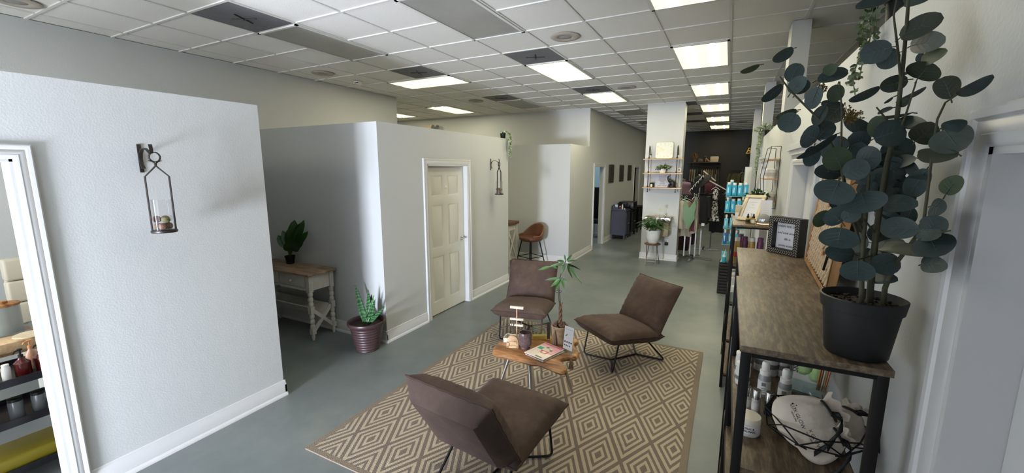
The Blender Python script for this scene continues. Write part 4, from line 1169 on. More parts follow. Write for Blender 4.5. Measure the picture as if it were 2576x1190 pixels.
def rrect(w, h, r, n=6):
    P_ = []
    for cx_, cy_, a0 in ((w/2-r, h/2-r, 0), (-w/2+r, h/2-r, PI/2), (-w/2+r, -h/2+r, PI), (w/2-r, -h/2+r, 3*PI/2)):
        for k in range(n+1): a = a0+k*PI/2/n; P_.append((cx_+r*math.cos(a), cy_+r*math.sin(a)))
    return P_
M = place((-1.26, 9.42, 2.38), (1, 0, 0), Vector((0, .08, 1)))
b = MB(); b.prism(rrect(.34, .335, .04), 0, .022, M); face_ = b.build('clock_face', mat('cream_gloss_glass', '#d7d8cf', .06), t)
b = MB(True); b.tube([M @ Vector((x, y, .02)) for x, y in rrect(.34, .335, .04)], .006, 6, closed=True); b.build('glass_rim', mat('pale_glass_edge', '#cfd3c6', .08), t)
GOLD = mat('gold', '#c3a24a', .3, .9)
for k in range(12):
    a = PI/2-k*PI/6; u, v = .145*math.cos(a), .14*math.sin(a)
    m_ = max(abs(math.cos(a)), abs(math.sin(a))); u, v = .135*math.cos(a)/m_, .13*math.sin(a)/m_
    writing([str(12 if k == 0 else k)], M @ Matrix.Translation((u, v-.014, .0225)), GOLD, face_, name='numeral', size=.04)
b = MB(); b.bar(M @ Vector((0, 0, .024)), M @ Vector((-.10, -.02, .024)), .006); b.build('hand', GOLD, face_); b = MB(); b.bar(M @ Vector((0, 0, .025)), M @ Vector((-.09, .055, .025)), .006); b.build('hand', GOLD, face_)
def bushy(t, x, y, z, rx, ry, rz, n, leafw, m, seed=0, parent_name='foliage', lmin=.03, lmax=.05, shape='oval'):
    rnd = random.Random(seed); f = MB(True)
    for k in range(n):
        d = Vector((rnd.gauss(0, 1), rnd.gauss(0, 1), rnd.gauss(.3, .8))).normalized(); q = Vector((x+d.x*rx*rnd.uniform(.3, 1), y+d.y*ry*rnd.uniform(.3, 1), z+d.z*rz*rnd.uniform(.3, 1)))
        dd = (d+Vector((rnd.uniform(-.6, .6), rnd.uniform(-.6, .6), rnd.uniform(-.3, .6)))).normalized()
        s_ = dd.cross(Vector((rnd.uniform(-1, 1), rnd.uniform(-1, 1), rnd.uniform(-1, 1)))).normalized(); L = rnd.uniform(lmin, lmax)
        f.leaf(q, q+dd*L, s_, L*leafw, .1, shape, 4)
    return f.build(parent_name, m, t)
t = thing('succulent_pot', 'small trailing green plant in a cream pot on the middle pillar shelf', 'plant', (-1.27, 9.39, 1.905))
b = MB(True); b.lathe([(.055, 0), (.068, .03), (.07, .085), (.062, .085), (.05, .06), (0, .06)], (-1.27, 9.39, 1.905), 24); b.build('pot', WHITECER, t)
bushy(t, -1.265, 9.385, 2.01, .13, .08, .055, 150, .55, DARKLEAF, 5); bushy(t, -1.27, 9.36, 2.015, .12, .07, .05, 70, .55, PALELEAF, 6, 'pale_foliage')
t = thing('letter_board', 'pale grey letter board listing salon services on the bottom pillar shelf', 'sign', (-1.27, 9.42, 1.60))
M = place((-1.27, 9.43, 1.605), (1, 0, 0), Vector((0, .1, 1)))
b = MB(); b.box((-.145, 0, -.008), (.145, .275, .008), M); bd_ = b.build('board', mat('grey_white_board', '#b9bac4', .6), t)
writing(['SKINCARE', 'WAXING', 'MASSAGE', 'HAIR', 'LASHES', 'AND MORE'], M @ Matrix.Translation((0, .225, .0085)), INK, bd_, size=.034, lead=1.2)
t = thing('shelf_candle', 'black candle with a cream label at the left of the bottom pillar shelf', 'candle', (-1.475, 9.38, 1.60))
b = MB(True); b.lathe([(.042, 0), (.045, .01), (.045, .095), (.041, .098), (.041, .08), (0, .08)], (-1.475, 9.38, 1.60), 24); cb = b.build('jar', BLACKPL, t)
b = MB(); b.box((-1.495, 9.334, 1.615), (-1.455, 9.336, 1.67)); b.build('label', mat('cream_label', '#d9cba6', .5), cb)
# elephant with raised trunk
t = thing('elephant_figurine', 'black sitting elephant figurine with raised trunk on the bottom pillar shelf', 'figurine', (-1.09, 9.38, 1.60))
b = MB(True); ex, ey, ez = -1.09, 9.38, 1.60
b.tube([(ex+.05, ey, ez+.012), (ex+.055, ey, ez+.05), (ex+.035, ey, ez+.10), (ex-.005, ey, ez+.13), (ex-.035, ey, ez+.15), (ex-.058, ey, ez+.185), (ex-.068, ey, ez+.215), (ex-.055, ey, ez+.24), (ex-.04, ey, ez+.245)], [.03, .052, .05, .042, .03, .017, .013, .011, .008], 14)
for sy_ in (-1, 1):
    b.tube([(ex-.005, ey+sy_*.03, ez+.10), (ex-.035, ey+sy_*.032, ez+.05), (ex-.042, ey+sy_*.032, ez+.002)], [.02, .017, .019], 10)
    b.tube([(ex+.05, ey+sy_*.04, ez+.04), (ex+.0, ey+sy_*.045, ez+.018), (ex-.01, ey+sy_*.045, ez+.01)], [.03, .018, .014], 10)
b.build('body', mat('black_resin', '#17171a', .45), t)
for sy_ in (-1, 1):
    b = MB(True); b.lathe([(0, -.004), (.03, -.003), (.034, 0), (.03, .003), (0, .004)], (ex-.0, ey+sy_*.045, ez+.135), 14, M=Matrix.Rotation(RAD(70)*sy_, 4, 'X')); b.build('ear', mat('black_resin', '#17171a', .45), t)
t = thing('thermostat', 'white wall control with a dark display on the white pillar', 'thermostat', (-.95, 9.5, 1.97))
b = MB(); b.box((-.98, 9.478, 1.925), (-.922, 9.5, 2.015)); b.build('body', WHITEPL, t, bevel=.006); b = MB(); b.box((-.962, 9.474, 1.955), (-.942, 9.478, 1.995)); b.build('display', INK, t)
# drinking fountain
t = thing('drinking_fountain', 'stainless steel drinking fountain mounted on the white pillar', 'drinking fountain', (-1.30, 9.35, .55))
TAN = mat('tan_enamel', '#a3947a', .5, .3)
b = MB(); b.box((-1.52, 9.22, .56), (-1.06, 9.495, .90)); b.build('cabinet', TAN, t, bevel=.02)
b = MB(); b.box((-1.55, 9.15, .90), (-1.03, 9.495, .93)); 
for q in (((-1.55, 9.15), (-1.52, 9.495)), ((-1.06, 9.15), (-1.03, 9.495)), ((-1.55, 9.15), (-1.03, 9.18)), ((-1.55, 9.455), (-1.03, 9.495))): b.box((*q[0], .93), (*q[1], .975))
b.build('basin', STEEL, t, bevel=.006)
b = MB(True); b.tube([(-1.16, 9.40, .93), (-1.16, 9.40, 1.03), (-1.17, 9.37, 1.04)], .014, 10); b.build('spout', CHROME, t)
b = MB(); b.box((-1.35, 9.142, .915), (-1.23, 9.15, .96)); b.build('push_bar', STEEL, t)
t = thing('outlet', 'white outlet with a black plug near the foot of the white pillar', 'outlet', (-1.12, 9.5, .41))
b = MB(); b.box((-1.155, 9.492, .35), (-1.085, 9.5, .47)); b.build('plate', WHITEPL, t)
b = MB(); b.box((-1.15, 9.44, .345), (-1.08, 9.492, .41)); b.build('plug', BLACKPL, t, bevel=.006)
# folding stool with peace lily
fx, fy = -1.33, 8.97
t = thing('folding_stool', 'small round folding stool with steel legs in front of the pillar', 'stool', (fx, fy, 0))
b = MB(True); b.lathe([(0, .425), (.15, .425), (.165, .432), (.165, .446), (.155, .452), (0, .452)], (fx, fy, 0), 32); b.build('seat', woodmat('brown_seat', '#5b3a28', '#744d38', '#8a6148', 0), t)
for s_ in (-1, 1):
    b = MB(True); b.tube([(fx+s_*.10, fy-.11, .42), (fx+s_*.135, fy+.16, .0)], .009, 8); b.build('leg', STEEL, t)
    b = MB(True); b.tube([(fx+s_*.085, fy+.11, .42), (fx+s_*.10, fy-.17, .0)], .009, 8); b.build('leg', STEEL, t)
for q_ in ((.12, .085, .11), (.095, -.12, .08)):
    b = MB(True); b.tube([(fx-q_[0], fy+q_[1], q_[2]), (fx+q_[0], fy+q_[1], q_[2])], .007, 8); b.build('cross_bar', STEEL, t)
t = thing('peace_lily', 'bushy peace lily in a white textured pot on the folding stool', 'plant', (fx, fy, .452))
b = MB(True); b.lathe([(.085, 0), (.10, .01), (.135, .12), (.15, .24), (.152, .285), (.145, .288), (.135, .27), (.12, .22)], (fx, fy, .452), 36, capt=False); b.build('pot', mat('white_textured_glaze', '#d9d8d3', .45, bs=60, bstr=.5, bdist=.01), t)
b = MB(True); b.lathe([(.135, .26), (0, .27)], (fx, fy, .452), 24); b.build('soil', SOIL, t)
fol, st = MB(True), MB(True); rnd = random.Random(12)
for k in range(130):
    a = rnd.uniform(0, 2*PI); R_ = rnd.uniform(.08, .32); h = .16*(1-(R_/.38)**2)+rnd.uniform(-.10, .10)
    base = Vector((fx+.04*math.cos(a), fy+.04*math.sin(a), .73)); mid = Vector((fx+R_*.65*math.cos(a), fy+R_*.65*math.sin(a), .79+h*.9)); tip = Vector((fx+(R_+.07)*math.cos(a+rnd.uniform(-.3, .3)), fy+(R_+.07)*math.sin(a), .76+h*.6))
    if tip.y > 9.10: continue
    st.tube([base, base.lerp(mid, .5)+Vector((0, 0, .03)), mid], .0025, 4)
    ax = tip-mid; s_ = ax.cross(Vector((rnd.uniform(-.5, .5), rnd.uniform(-.5, .5), 1))).normalized(); fol.leaf(mid, mid+ax.normalized()*rnd.uniform(.11, .17), s_, rnd.uniform(.045, .065), .12, 'lance', 6, .15)
st.build('stems', mat('green_stem', '#4d6136', .6), t); fol.build('foliage', DARKLEAF, t)
fl = MB(True)
for (px2, py2) in ((1659, 529), (1661, 533), (1621, 548)):
    tp = survey(px2, py2, Y=fy); st2 = MB(True)
    fl.tube([Vector((fx, fy, .75)), Vector(((fx+tp.x)/2, fy, .9)), tp], .003, 5); fl.leaf(tp, tp+Vector((.012, 0, .075)), (1, 0, 0), .03, .1, 'lance', 5, .4)
fl.build('flowers', mat('pale_spathe', '#b9bf9c', .6), t)
# ================================================================== CLOTHES RACKS
CHR = CHROME
t = thing('clothes_rack', 'four-post chrome clothing rack behind the white pillar', 'clothes rack', (-.63, 10.15, 0))
posts = [(-.79, 9.98), (-.69, 10.26), (-.57, 10.02), (-.48, 10.29)]
for (x, y) in posts:
    b = MB(); b.box((x-.014, y-.014, .045), (x+.014, y+.014, 1.30)); b.build('post', mat('satin_steel_tube', '#8d8a84', .35, .85), t)
b = MB(); b.bar((-.79, 9.98, .035), (-.48, 10.29, .035), .03, .02); b.bar((-.69, 10.26, .035), (-.57, 10.02, .035), .03, .02); b.bar((-.57, 10.02, .03), (-.66, 9.58, .02), .035, .02); b.bar((-.62, 10.02, .03), (-.20, 9.90, .02), .035, .02); b.bar((-.79, 9.98, .03), (-1.0, 10.35, .02), .035, .02)
b.build('base', CHR, t)
for (p, q) in (((-.79, 9.98, 1.29), (-.48, 10.29, 1.29)), ((-.69, 10.26, 1.29), (-.57, 10.02, 1.29))):
    b = MB(); b.bar(p, q, .022); b.build('arm', CHR, t)
t = thing('display_rack', 'chrome rack with long slanted arms behind the black hat', 'clothes rack', (-.30, 11.2, 0))
for (x, y) in ((-.62, 11.1), (-.30, 11.3)):
    b = MB(); b.box((x-.014, y-.014, .045), (x+.014, y+.014, 1.86)); b.build('post', mat('dark_steel', '#55534f', .45, .6), t)
b = MB(); b.bar((-.70, 11.2, .03), (-.1, 11.2, .03), .035, .02); b.bar((-.45, 10.95, .03), (-.45, 11.5, .03), .035, .02); b.build('base', CHR, t)
A0, A1 = survey(1758, 440, Y=11.0), survey(1826, 477, Y=10.7); A2, A3 = survey(1770, 430, Y=11.25), survey(1800, 455, Y=11.1)
for p, q in ((A0, A1), (A2, A3)):
    b = MB(); b.bar(p, q, .019); b.build('arm', mat('white_metal', '#c9c6c2', .35), t)
b = MB(); b.bar(survey(1695, 455, Y=11.4), survey(1712, 443, Y=11.4), .022); b.bar(survey(1712, 443, Y=11.4), survey(1731, 470, Y=11.4), .022); b.build('hook_rail', CHR, t)
def cloth_mat(n, c, c2=None, vs=8): return mat(n, c, .9, c2=c2, vs=vs, bs=30, bstr=.25, bdist=.02)
def garment(lab, cat, top, w, L, m, kind='top', yaw=0, flare=1.15, thick=.05, group=None, hanger=True, seed=0, name='garment', sleeve=.55):
    """a garment hung from a hanger whose hook sits at top; folds run down it"""
    top = Vector(top); rnd = random.Random(seed+hash(lab) % 1 if False else seed)
    t = thing(name, lab, cat, top, 0, group)
    R_ = Matrix.Rotation(yaw, 3, 'Z')
    W = lambda x, y, z: top + R_ @ Vector((x, y, z))
    ph = [rnd.uniform(0, 6) for _ in range(4)]
    b = MB(True)
    if kind == 'swim':
        prof = [(0, .30, .30), (.05, .40, .0), (.16, .82, 0), (.30, 1., 0), (.55, .86, 0), (.66, .92, 0), (.78, .80, 0), (.88, .46, 0), (.97, .22, 0), (1, .20, 0)]
    elif kind == 'dress': prof = [(0, .30), (.03, .62), (.2, .70), (.42, .60), (.7, .95), (1, 1.25)]
    elif kind == 'pants': prof = [(0, .8), (.1, .95), (.5, 1.0), (1, 1.1)]
    else: prof = [(0, .28), (.04, .86), (.10, 1.0), (.35, .98), (.7, 1.0), (1, flare)]
    def wid(t_):
        for p, q in zip(prof, prof[1:]):
            if p[0] <= t_ <= q[0]: f = (t_-p[0])/(q[0]-p[0]+1e-9); return p[1]+(q[1]-p[1])*f
        return prof[-1][1]
    def fn(i, j):
        a = i*2*PI; h = wid(j)*w/2
        fold = 1+.18*math.sin(5*a+ph[0]+2*j)*j
        x = h*math.cos(a); y = thick*math.sin(a)*fold*(.35+.65*min(1, j*6))
        return W(x+.012*math.sin(9*j+ph[1])*j, y+.012*math.sin(6*x/w*2+ph[2])*j, -.085-L*j + .012*math.cos(3*a+ph[3])*j)
    b.sheet(fn, 30, 16, closeu=True)
    bd = b.build('body', m, t, sharp=0)
    if kind == 'jacket' or kind == 'top_sleeve':
        for s_ in (-1, 1):
            b = MB(True); pts = [W(s_*w*.44, 0, -.11), W(s_*w*.54, .01, -.11-L*.2), W(s_*w*.60, .01, -.11-L*sleeve*.7), W(s_*w*.62, -.01, -.11-L*sleeve*1.35)]
            b.tube(pts, [.055, .06, .052, .045], 10); b.build('sleeve', m, t)
    if kind == 'swim':
        for s_ in (-1, 1):
            b = MB(True); b.tube([W(s_*w*.42, 0, -.06), W(s_*w*.40, -.02, -.14), W(s_*w*.33, -.03, -.20)], .010, 6); b.build('strap', m, t)
    if hanger:
        b = MB(True); b.tube([W(-w*.45, 0, -.10), W(-w*.3, 0, -.075), W(0, 0, -.045), W(w*.3, 0, -.075), W(w*.45, 0, -.10)], .006, 6)
        b.tube([W(0, 0, -.045), W(0, 0, -.01), W(.018, 0, .012), W(.0, 0, .03), W(-.018, 0, .015)], .003, 6)
        b.build('hanger', WHITEPL if seed % 2 else BLACKPL, t)
    return t
Yg = 9.75
def G_(x, y, Y=Yg): return survey(x, y, Y=Y)
garment('cream long-sleeved jacket on the front clothing rack beside the pillar', 'jacket', G_(1716, 495, 9.70), .25, .60, cloth_mat('cream_cloth', '#b9ad98'), 'jacket', .3, seed=1, sleeve=.72, thick=.06)
top_ = G_(1737, 486, 9.52); t = thing('bodysuit', 'sage green bodysuit hanging at the front of the clothing rack', 'bodysuit', top_)
M = place(top_, (1, .15, 0), (0, 0, 1)); SAGE = cloth_mat('sage_cloth', '#6f8c70')
half = [(0, -.31), (.035, -.255), (.085, -.15), (.095, -.06), (.108, -.06), (.112, -.17), (.128, -.27), (.108, -.40), (.112, -.47), (.122, -.54), (.085, -.60), (.05, -.68), (.035, -.74)]
b = MB(); b.prism(half+[(-x, y) for x, y in half[::-1][:-1]], -.014, .014, M); b.build('body', SAGE, t, bevel=.008, segs=3)
b = MB(True); b.tube([M @ Vector(q) for q in ((-.125, -.075, 0), (0, -.03, 0), (.125, -.075, 0))], .006, 6); b.tube([M @ Vector(q) for q in ((0, -.03, 0), (0, .0, 0), (.018, .02, 0), (0, .04, 0), (-.018, .025, 0))], .003, 6); b.build('hanger', BLACKPL, t)
garment('cream long tunic hanging behind the green bodysuit', 'top', G_(1728, 494, 9.88), .25, .80, cloth_mat('cream_cloth', '#b9ad98'), 'top', .4, seed=5, thick=.05)
garment('burgundy top squeezed beside the green bodysuit', 'top', G_(1747, 490, 9.62), .15, .70, cloth_mat('burgundy_cloth', '#5c2c38'), 'top', 1.0, seed=7, thick=.028)
garment('white top behind the burgundy one on the front rack', 'top', G_(1752, 492, 9.70), .15, .73, cloth_mat('white_cloth', '#c4bdb2'), 'top', 1.0, seed=9, thick=.028)
garment('taupe top between the white top and the black jacket', 'top', G_(1757, 490, 9.78), .14, .66, cloth_mat('taupe_cloth', '#6b5b50'), 'top', 1.1, seed=11, thick=.028)
garment('long black jacket at the middle of the front rack', 'jacket', G_(1768, 482, 9.88), .28, .62, cloth_mat('black_cloth', '#141315'), 'jacket', .5, seed=2, thick=.04)
garment('black shirt hanging right of the long black jacket', 'shirt', G_(1779, 475, 10.3), .18, .68, cloth_mat('black_cloth', '#141315'), 'jacket', .4, seed=4, thick=.06)
garment('plum long skirt hanging lowest behind the cream tunic', 'skirt', G_(1737, 500, 10.5), .34, .98, cloth_mat('plum_cloth', '#43252f'), 'pants', .2, seed=6, thick=.07)
garment('lavender folded top draped at the left of the racks', 'top', G_(1722, 448, 10.7), .30, .30, cloth_mat('lavender_cloth', '#7d6476'), 'top', .3, seed=8, thick=.09)
garment('grey shirt hanging behind the lavender top', 'shirt', G_(1717, 440, 11.5), .22, .34, cloth_mat('grey_cloth', '#55534f'), 'top', .9, seed=10)
PRINT = mat('black_white_print', '#d0cbc2', .9, c2='#1a191a', vs=26)
nt = PRINT.node_tree
for n in nt.nodes:
    if n.type == 'VALTORGB': n.color_ramp.interpolation = 'CONSTANT'; n.color_ramp.elements[1].position = .5
garment('black and white print dress hanging from the slanted arm', 'dress', G_(1801, 466, 10.35), .20, .72, PRINT, 'dress', .4, seed=13, thick=.05)
garment('burgundy dress behind the print dress', 'dress', G_(1789, 450, 11.2), .28, .52, cloth_mat('burgundy_dark', '#471d26'), 'top', .3, seed=12, thick=.06)
garment('black long cardigan at the end of the slanted arm', 'cardigan', G_(1812, 476, 10.72), .24, .92, cloth_mat('black_cloth', '#141315'), 'jacket', .5, seed=14, thick=.06, sleeve=.7)
garment('charcoal knit hanging right of the black cardigan', 'cardigan', G_(1826, 480, 10.85), .16, .86, cloth_mat('charcoal_knit', '#28272a', '#363538', 60), 'top', .8, seed=15)
t = thing('floppy_hat', 'wide black floppy hat hanging on the clothing rack', 'hat', G_(1765, 450, 9.9))
hp = G_(1762, 456, 9.9); MH = Matrix.Rotation(RAD(-36), 4, 'Y') @ Matrix.Rotation(RAD(24), 4, 'X')
b = MB(True); b.lathe([(.235, -.02), (.20, 0), (.11, .012), (.095, .02), (.09, .09), (.06, .115), (0, .12)], hp, 36, M=MH, capb=False); b.build('brim_and_crown', cloth_mat('black_felt', '#070707'), t, solid=.004)
b = MB(True); b.lathe([(.097, .022), (.095, .05)], hp, 30, M=MH, capb=False, capt=False); b.build('band', cloth_mat('black_cloth', '#141315'), t)
for n, (px2, py2) in enumerate(((1738, 478), (1745, 470), (1752, 462), (1759, 455), (1766, 447))):
    p = G_(px2, py2, 9.7)
    b = MB(True); b.tube([p+Vector((-.03, 0, -.03)), p+Vector((-.01, 0, -.005)), p+Vector((0, 0, .03)), p+Vector((.02, 0, .045)), p+Vector((.035, 0, .03)), p+Vector((.03, 0, .01))], .005, 6)
    tag(b.build('hanger', WHITEPL, None, origin=p), ['lowest', 'second lowest', 'middle', 'second highest', 'highest'][n]+' of the five empty white hangers under the black hat', 'hanger', 'empty white hangers')
b = MB(); b.box((-1.05, 10.9, .0), (-.78, 11.2, .34)); one(b, 'cardboard_box', mat('dark_brown_card', '#3a271b', .8), 'brown box on the floor under the cream jacket', 'box', (-.9, 11.05, 0))
p = G_(1768, 565, 9.7); b = MB(); b.box((p.x-.03, p.y, p.z-.03), (p.x+.03, p.y+.004, p.z+.03)); one(b, 'price_tag', PAPER, 'white price tag hanging under the black jacket', 'tag', p)
# ================================================================== BLACK BACK WALL
t = thing('garment_rail', 'black shelf with hanging rail on the black back wall', 'garment rail', (-.85, 17.2, 2.1))
b = MB(); b.box((-1.40, 16.95, 2.205), (-.31, 17.19, 2.235)); b.build('shelf_board', mat('black_brown_wood', '#241d19', .6), t)
b = MB(True); b.tube([(-1.36, 17.05, 2.07), (-.35, 17.05, 2.07)], .014, 10); b.build('rail', BLACKMETAL, t)
for x in (-1.3, -.42):
    b = MB(); b.bar((x, 17.05, 2.07), (x, 17.05, 2.2), .02); b.bar((x, 17.19, 2.0), (x, 16.98, 2.2), .015); b.build('bracket', BLACKMETAL, t)
cols = [('tan', '#8d7a5e'), ('cream', '#a89a80'), ('pale sage', '#8b8f7c'), ('dark grey', '#45433f'), ('black', '#1c1b1c'), ('grey', '#5d5a56'), ('ochre tan', '#8b7450'), ('sand', '#9c8a6c'), ('beige', '#a3937a'), ('olive tan', '#7f7050'), ('khaki', '#8a7a5c'), ('floral brown', '#5f4d44'), ('ash grey', '#6b665f'), ('long grey', '#57524d')]
for n, (c, h) in enumerate(cols):
    x = (-1.31, -1.24, -1.16, -1.06, -.99, -.92, -.84, -.77, -.70, -.63, -.56, -.49, -.42, -.35)[n]
    garment(f'{c} shirt on the back wall rail, hanger {n+1} from the left', 'shirt', (x, 17.05, 2.06), .30, .42+(.03*(n % 3)) + (.35 if n > 10 else 0), cloth_mat('rail_'+c.replace(' ', '_'), h), 'top', RAD(84), seed=20+n, thick=.02, group='shirts on the back wall rail', hanger=False, name='hanging_shirt')
def back(x, y, Y=17.08): return survey(x, y, Y=Y)
t = thing('armillary_ornament', 'small brass sphere ornament on the black wall shelf', 'ornament', (-1.2, 17.07, 2.235))
b = MB(True); b.lathe([(.07, 0), (.07, .10), (.02, .12), (.015, .16)], (-1.2, 17.07, 2.235), 16); b.build('stand', mat('brown_wood_dark', '#5a4128', .6), t)
b = MB(True)
for k in range(3):
    Mx = Matrix.Rotation(k*1.0, 3, 'Z') @ Matrix.Rotation(RAD(75), 3, 'X')
    b.tube([Vector((-1.2, 17.07, 2.46)) + Mx @ Vector((.10*math.cos(a), .10*math.sin(a), 0)) for a in [q*2*PI/24 for q in range(24)]], .010, 6, closed=True)
b.build('rings', GOLD, t)
t = thing('heeled_sandal', 'tan high-heeled sandal on the black wall shelf beside the handbag', 'shoe', (-.76, 17.06, 2.235))
TANL = mat('tan_suede_shoe', '#8f6c48', .6)
b = MB(True); b.tube([(-.67, 17.06, 2.25), (-.71, 17.06, 2.26), (-.77, 17.06, 2.33), (-.82, 17.06, 2.38)], [.03, .032, .028, .03], 10); b.build('sole', TANL, t)
b = MB(True); b.tube([(-.82, 17.06, 2.37), (-.815, 17.06, 2.237)], [.022, .012], 8); b.build('heel', TANL, t)
b = MB(True); b.tube([(-.83+.045*math.cos(a), 17.06+.04*math.sin(a), 2.45) for a in [q*2*PI/14 for q in range(14)]], .010, 6, closed=True); b.build('strap', TANL, t)
t = thing('handbag', 'cream handbag with flap on the black wall shelf', 'handbag', (-.53, 17.06, 2.235))
CRM = mat('cream_leather', '#b6a993', .5)
b = MB(); b.prism([(-.13, 0), (.13, 0), (.14, .16), (.12, .2), (-.12, .2), (-.14, .16)], -.05, .05, place((-.53, 17.06, 2.237), (1, 0, 0), (0, 0, 1))); b.build('body', CRM, t, bevel=.012)
b = MB(); b.prism([(-.13, .2), (-.135, .12), (0, .05), (.135, .12), (.13, .2)], .05, .06, place((-.53, 17.06, 2.237), (1, 0, 0), (0, 0, 1))); b.build('flap', CRM, t)
t = thing('clutch', 'brown clutch bag between the brass ornament and the sandal', 'bag', (-1.0, 17.06, 2.235))
b = MB(); b.prism([(-.1, 0), (.1, 0), (.08, .11), (-.05, .14)], -.03, .03, place((-1.0, 17.06, 2.237), (1, 0, 0), (0, 0, 1))); b.build('body', mat('brown_leather', '#4b3423', .5), t, bevel=.01)
# round acrylic sign
t = thing('round_sign', 'round smoky acrylic sign with gold script on the black wall', 'sign', (.86, 17.15, 2.58))
M = place((.84, 17.13, 2.56), (1, 0, 0), (0, 0, 1))
b = MB(True); b.lathe([(.0, 0), (.38, 0), (.38, .02), (0, .02)], (.84, 17.16, 2.56), 40, M=Matrix.Rotation(PI/2, 4, 'X')); b.build('disc', mat('smoky_acrylic', '#232326', .1), t)
writing(['Bo'], Matrix.Translation((-.14, 0, .02)) @ M if False else place((.60, 17.128, 2.52), (1, 0, 0), (0, 0, 1)), GOLD, t, size=.30, shear=.35)
b = MB(True); b.ball((.62, 17.13, 2.33), .016, 8, 6); b.build('standoff', CHR, t)
b = MB(True); b.tube([(.98, 17.1, 2.85), (.80, 17.08, 2.90)], .02, 8); b.build('spot_lamp', mat('white_metal', '#c9c6c2', .35), t)
# green sweaters at the right of the back wall
t = thing('short_rail', 'short black rail holding green sweaters on the back wall', 'garment rail', (.36, 16.9, 1.9))
b = MB(True); b.tube([(.02, 16.95, 1.93), (.62, 16.95, 1.93)], .014, 8); b.build('rail', BLACKMETAL, t)
for x in (.06, .58):
    b = MB(True); b.tube([(x, 16.95, 1.93), (x, 17.2, 1.93)], .012, 8); b.build('bracket', BLACKMETAL, t)
for n in range(4):
    garment(['leftmost', 'second', 'third', 'rightmost'][n]+' dark olive sweater on the short rail of the back wall', 'sweater', ((.20, .40, .50, .59)[n], 16.95, 1.92), .40, .62, cloth_mat('olive_knit', '#3a3722', '#46432b', 40), 'top_sleeve', RAD((18, 68, 72, 70)[n]), seed=60+n, thick=(.05, .03, .03, .03)[n], group='olive sweaters on the short rail', name='sweater', sleeve=.5)
garment('dark red garment hanging beside the right partition end', 'shirt', (.56, 15.5, 1.75), .25, .5, cloth_mat('dark_red', '#5a1c16'), 'top', RAD(60), seed=70, name='hanging_shirt')
# white card display column
t = thing('card_display', 'tall white card display column by the right partition end', 'display', (.30, 8.7, 1.0))
b = MB(); b.box((.245, 8.6, .02), (.345, 8.75, 2.03)); b.box((.21, 8.55, 0), (.38, 8.8, .02)); b.build('column', WHITEPL, t)
for n in range(14):
    b = MB(); z = 1.98-.10*n; b.box((.238, 8.61, z-.08), (.245, 8.74, z)); b.build('card', [mat('grey_print', '#6d6a66', .6), mat('teal_print', '#7aa6a4', .6), mat('light_print', '#b4b0a8', .6)][n % 3], t)
# ================================================================== BLUE BOTTLE STAND AND CRATE
t = thing('woven_crate', 'black woven crate tower under the blue bottle stand', 'crate', (.10, 7.45, 0))
cx0, cx1, cy0, cy1 = -.045, .30, 7.30, 7.62
for k in range(10):
    b = MB(); z = .005+.05*k
    b.box((cx0, cy0, z), (cx1, cy1, z+.042)); b.build('slat_row', mat('black_woven', '#191617', .7, c2='#231f20', vs=30), t, bevel=.012)
b = MB(); b.box((cx0+.01, cy0+.01, .005), (cx1-.01, cy1-.01, .51)); b.build('core', BLACKPL, t)
TEAL = mat('turquoise_bottle', '#2f9dbb', .3); TEALD = mat('deep_blue_bottle', '#1c5fa0', .3); TEALC = mat('pale_turquoise_carton', '#5fb2c4', .45); SHL = mat('bottle_print', '#b9dbe4', .5)
t = thing('bottle_stand', 'clear tiered acrylic stand full of turquoise bottles', 'display stand', (.12, 7.45, .515))
tiers = [1.58, 1.325, 1.07, .815]
for z in tiers:
    b = MB(); b.box((-.03, 7.30, z-.012), (.30, 7.62, z)); b.build('tier', mat('teal_acrylic', '#7fb6ba', .15, alpha=.6), t)
for x, y in ((-.02, 7.61), (.29, 7.61), (.29, 7.31)):
    b = MB(); b.box((x-.006, y-.006, .515), (x+.006, y+.006, 1.58)); b.build('upright', ACRYL, t)
def sq_bottle(x, y, z, w, h, m, name, lab, pump=False, group='turquoise bottles on the tiered stand'):
    t = thing(name, lab, 'bottle', (x, y, z), 0, group)
    b = MB(); b.box((x-w/2, y-w/2, z), (x+w/2, y+w/2, z+h)); bo = b.build('body', m, t, bevel=.008)
    b = MB(); b.box((x-w*.18, y-w/2-.0008, z+h*.25), (x+w*.02, y-w/2, z+h*.75)); b.build('label', SHL, bo)
    b = MB(True)
    if pump: b.lathe([(w*.2, h), (w*.2, h+.02), (w*.28, h+.022), (w*.3, h+.055), (w*.16, h+.062)], (x, y, z), 12)
    else: b.lathe([(w*.38, h), (w*.38, h+.032), (w*.34, h+.035)], (x, y, z), 14)
    b.build('cap', WHITEPL, t)
    return t
rown = ['top', 'second', 'third', 'fourth']; coln = ['first', 'second', 'third', 'fourth', 'fifth']
for r_, z in enumerate(tiers):
    for n in range(4):
        w_, h_ = ((.068, .165), (.066, .17), (.056, .15), (.056, .165))[r_]
        x = .008+.078*n; y = 7.36+(.03 if n % 2 else 0)
        sq_bottle(x, y, z+.001, w_, h_+(.01 if (n+r_) % 3 == 0 else 0), (TEAL, TEAL, TEALC, TEALD if n < 1 else TEAL)[r_], 'shampoo_bottle', f'turquoise bottle with white cap, {coln[n]} from the left on the {rown[r_]} tier of the stand', pump=r_ >= 2 or (r_ == 1 and n == 0))
sq_bottle(.045, 7.48, 1.581, .066, .21, TEAL, 'shampoo_bottle', 'taller turquoise bottle standing behind the others on the top tier of the stand')
sq_bottle(.045, 7.48, 1.326, .066, .20, TEAL, 'shampoo_bottle', 'turquoise spray bottle standing behind the others on the second tier of the stand', True)
t = thing('product_carton', 'turquoise carton on the crate at the foot of the stand', 'carton', (.03, 7.40, .515))
b = MB(); b.box((-.02, 7.36, .516), (.06, 7.44, .68)); b.build('carton', TEALC, t)
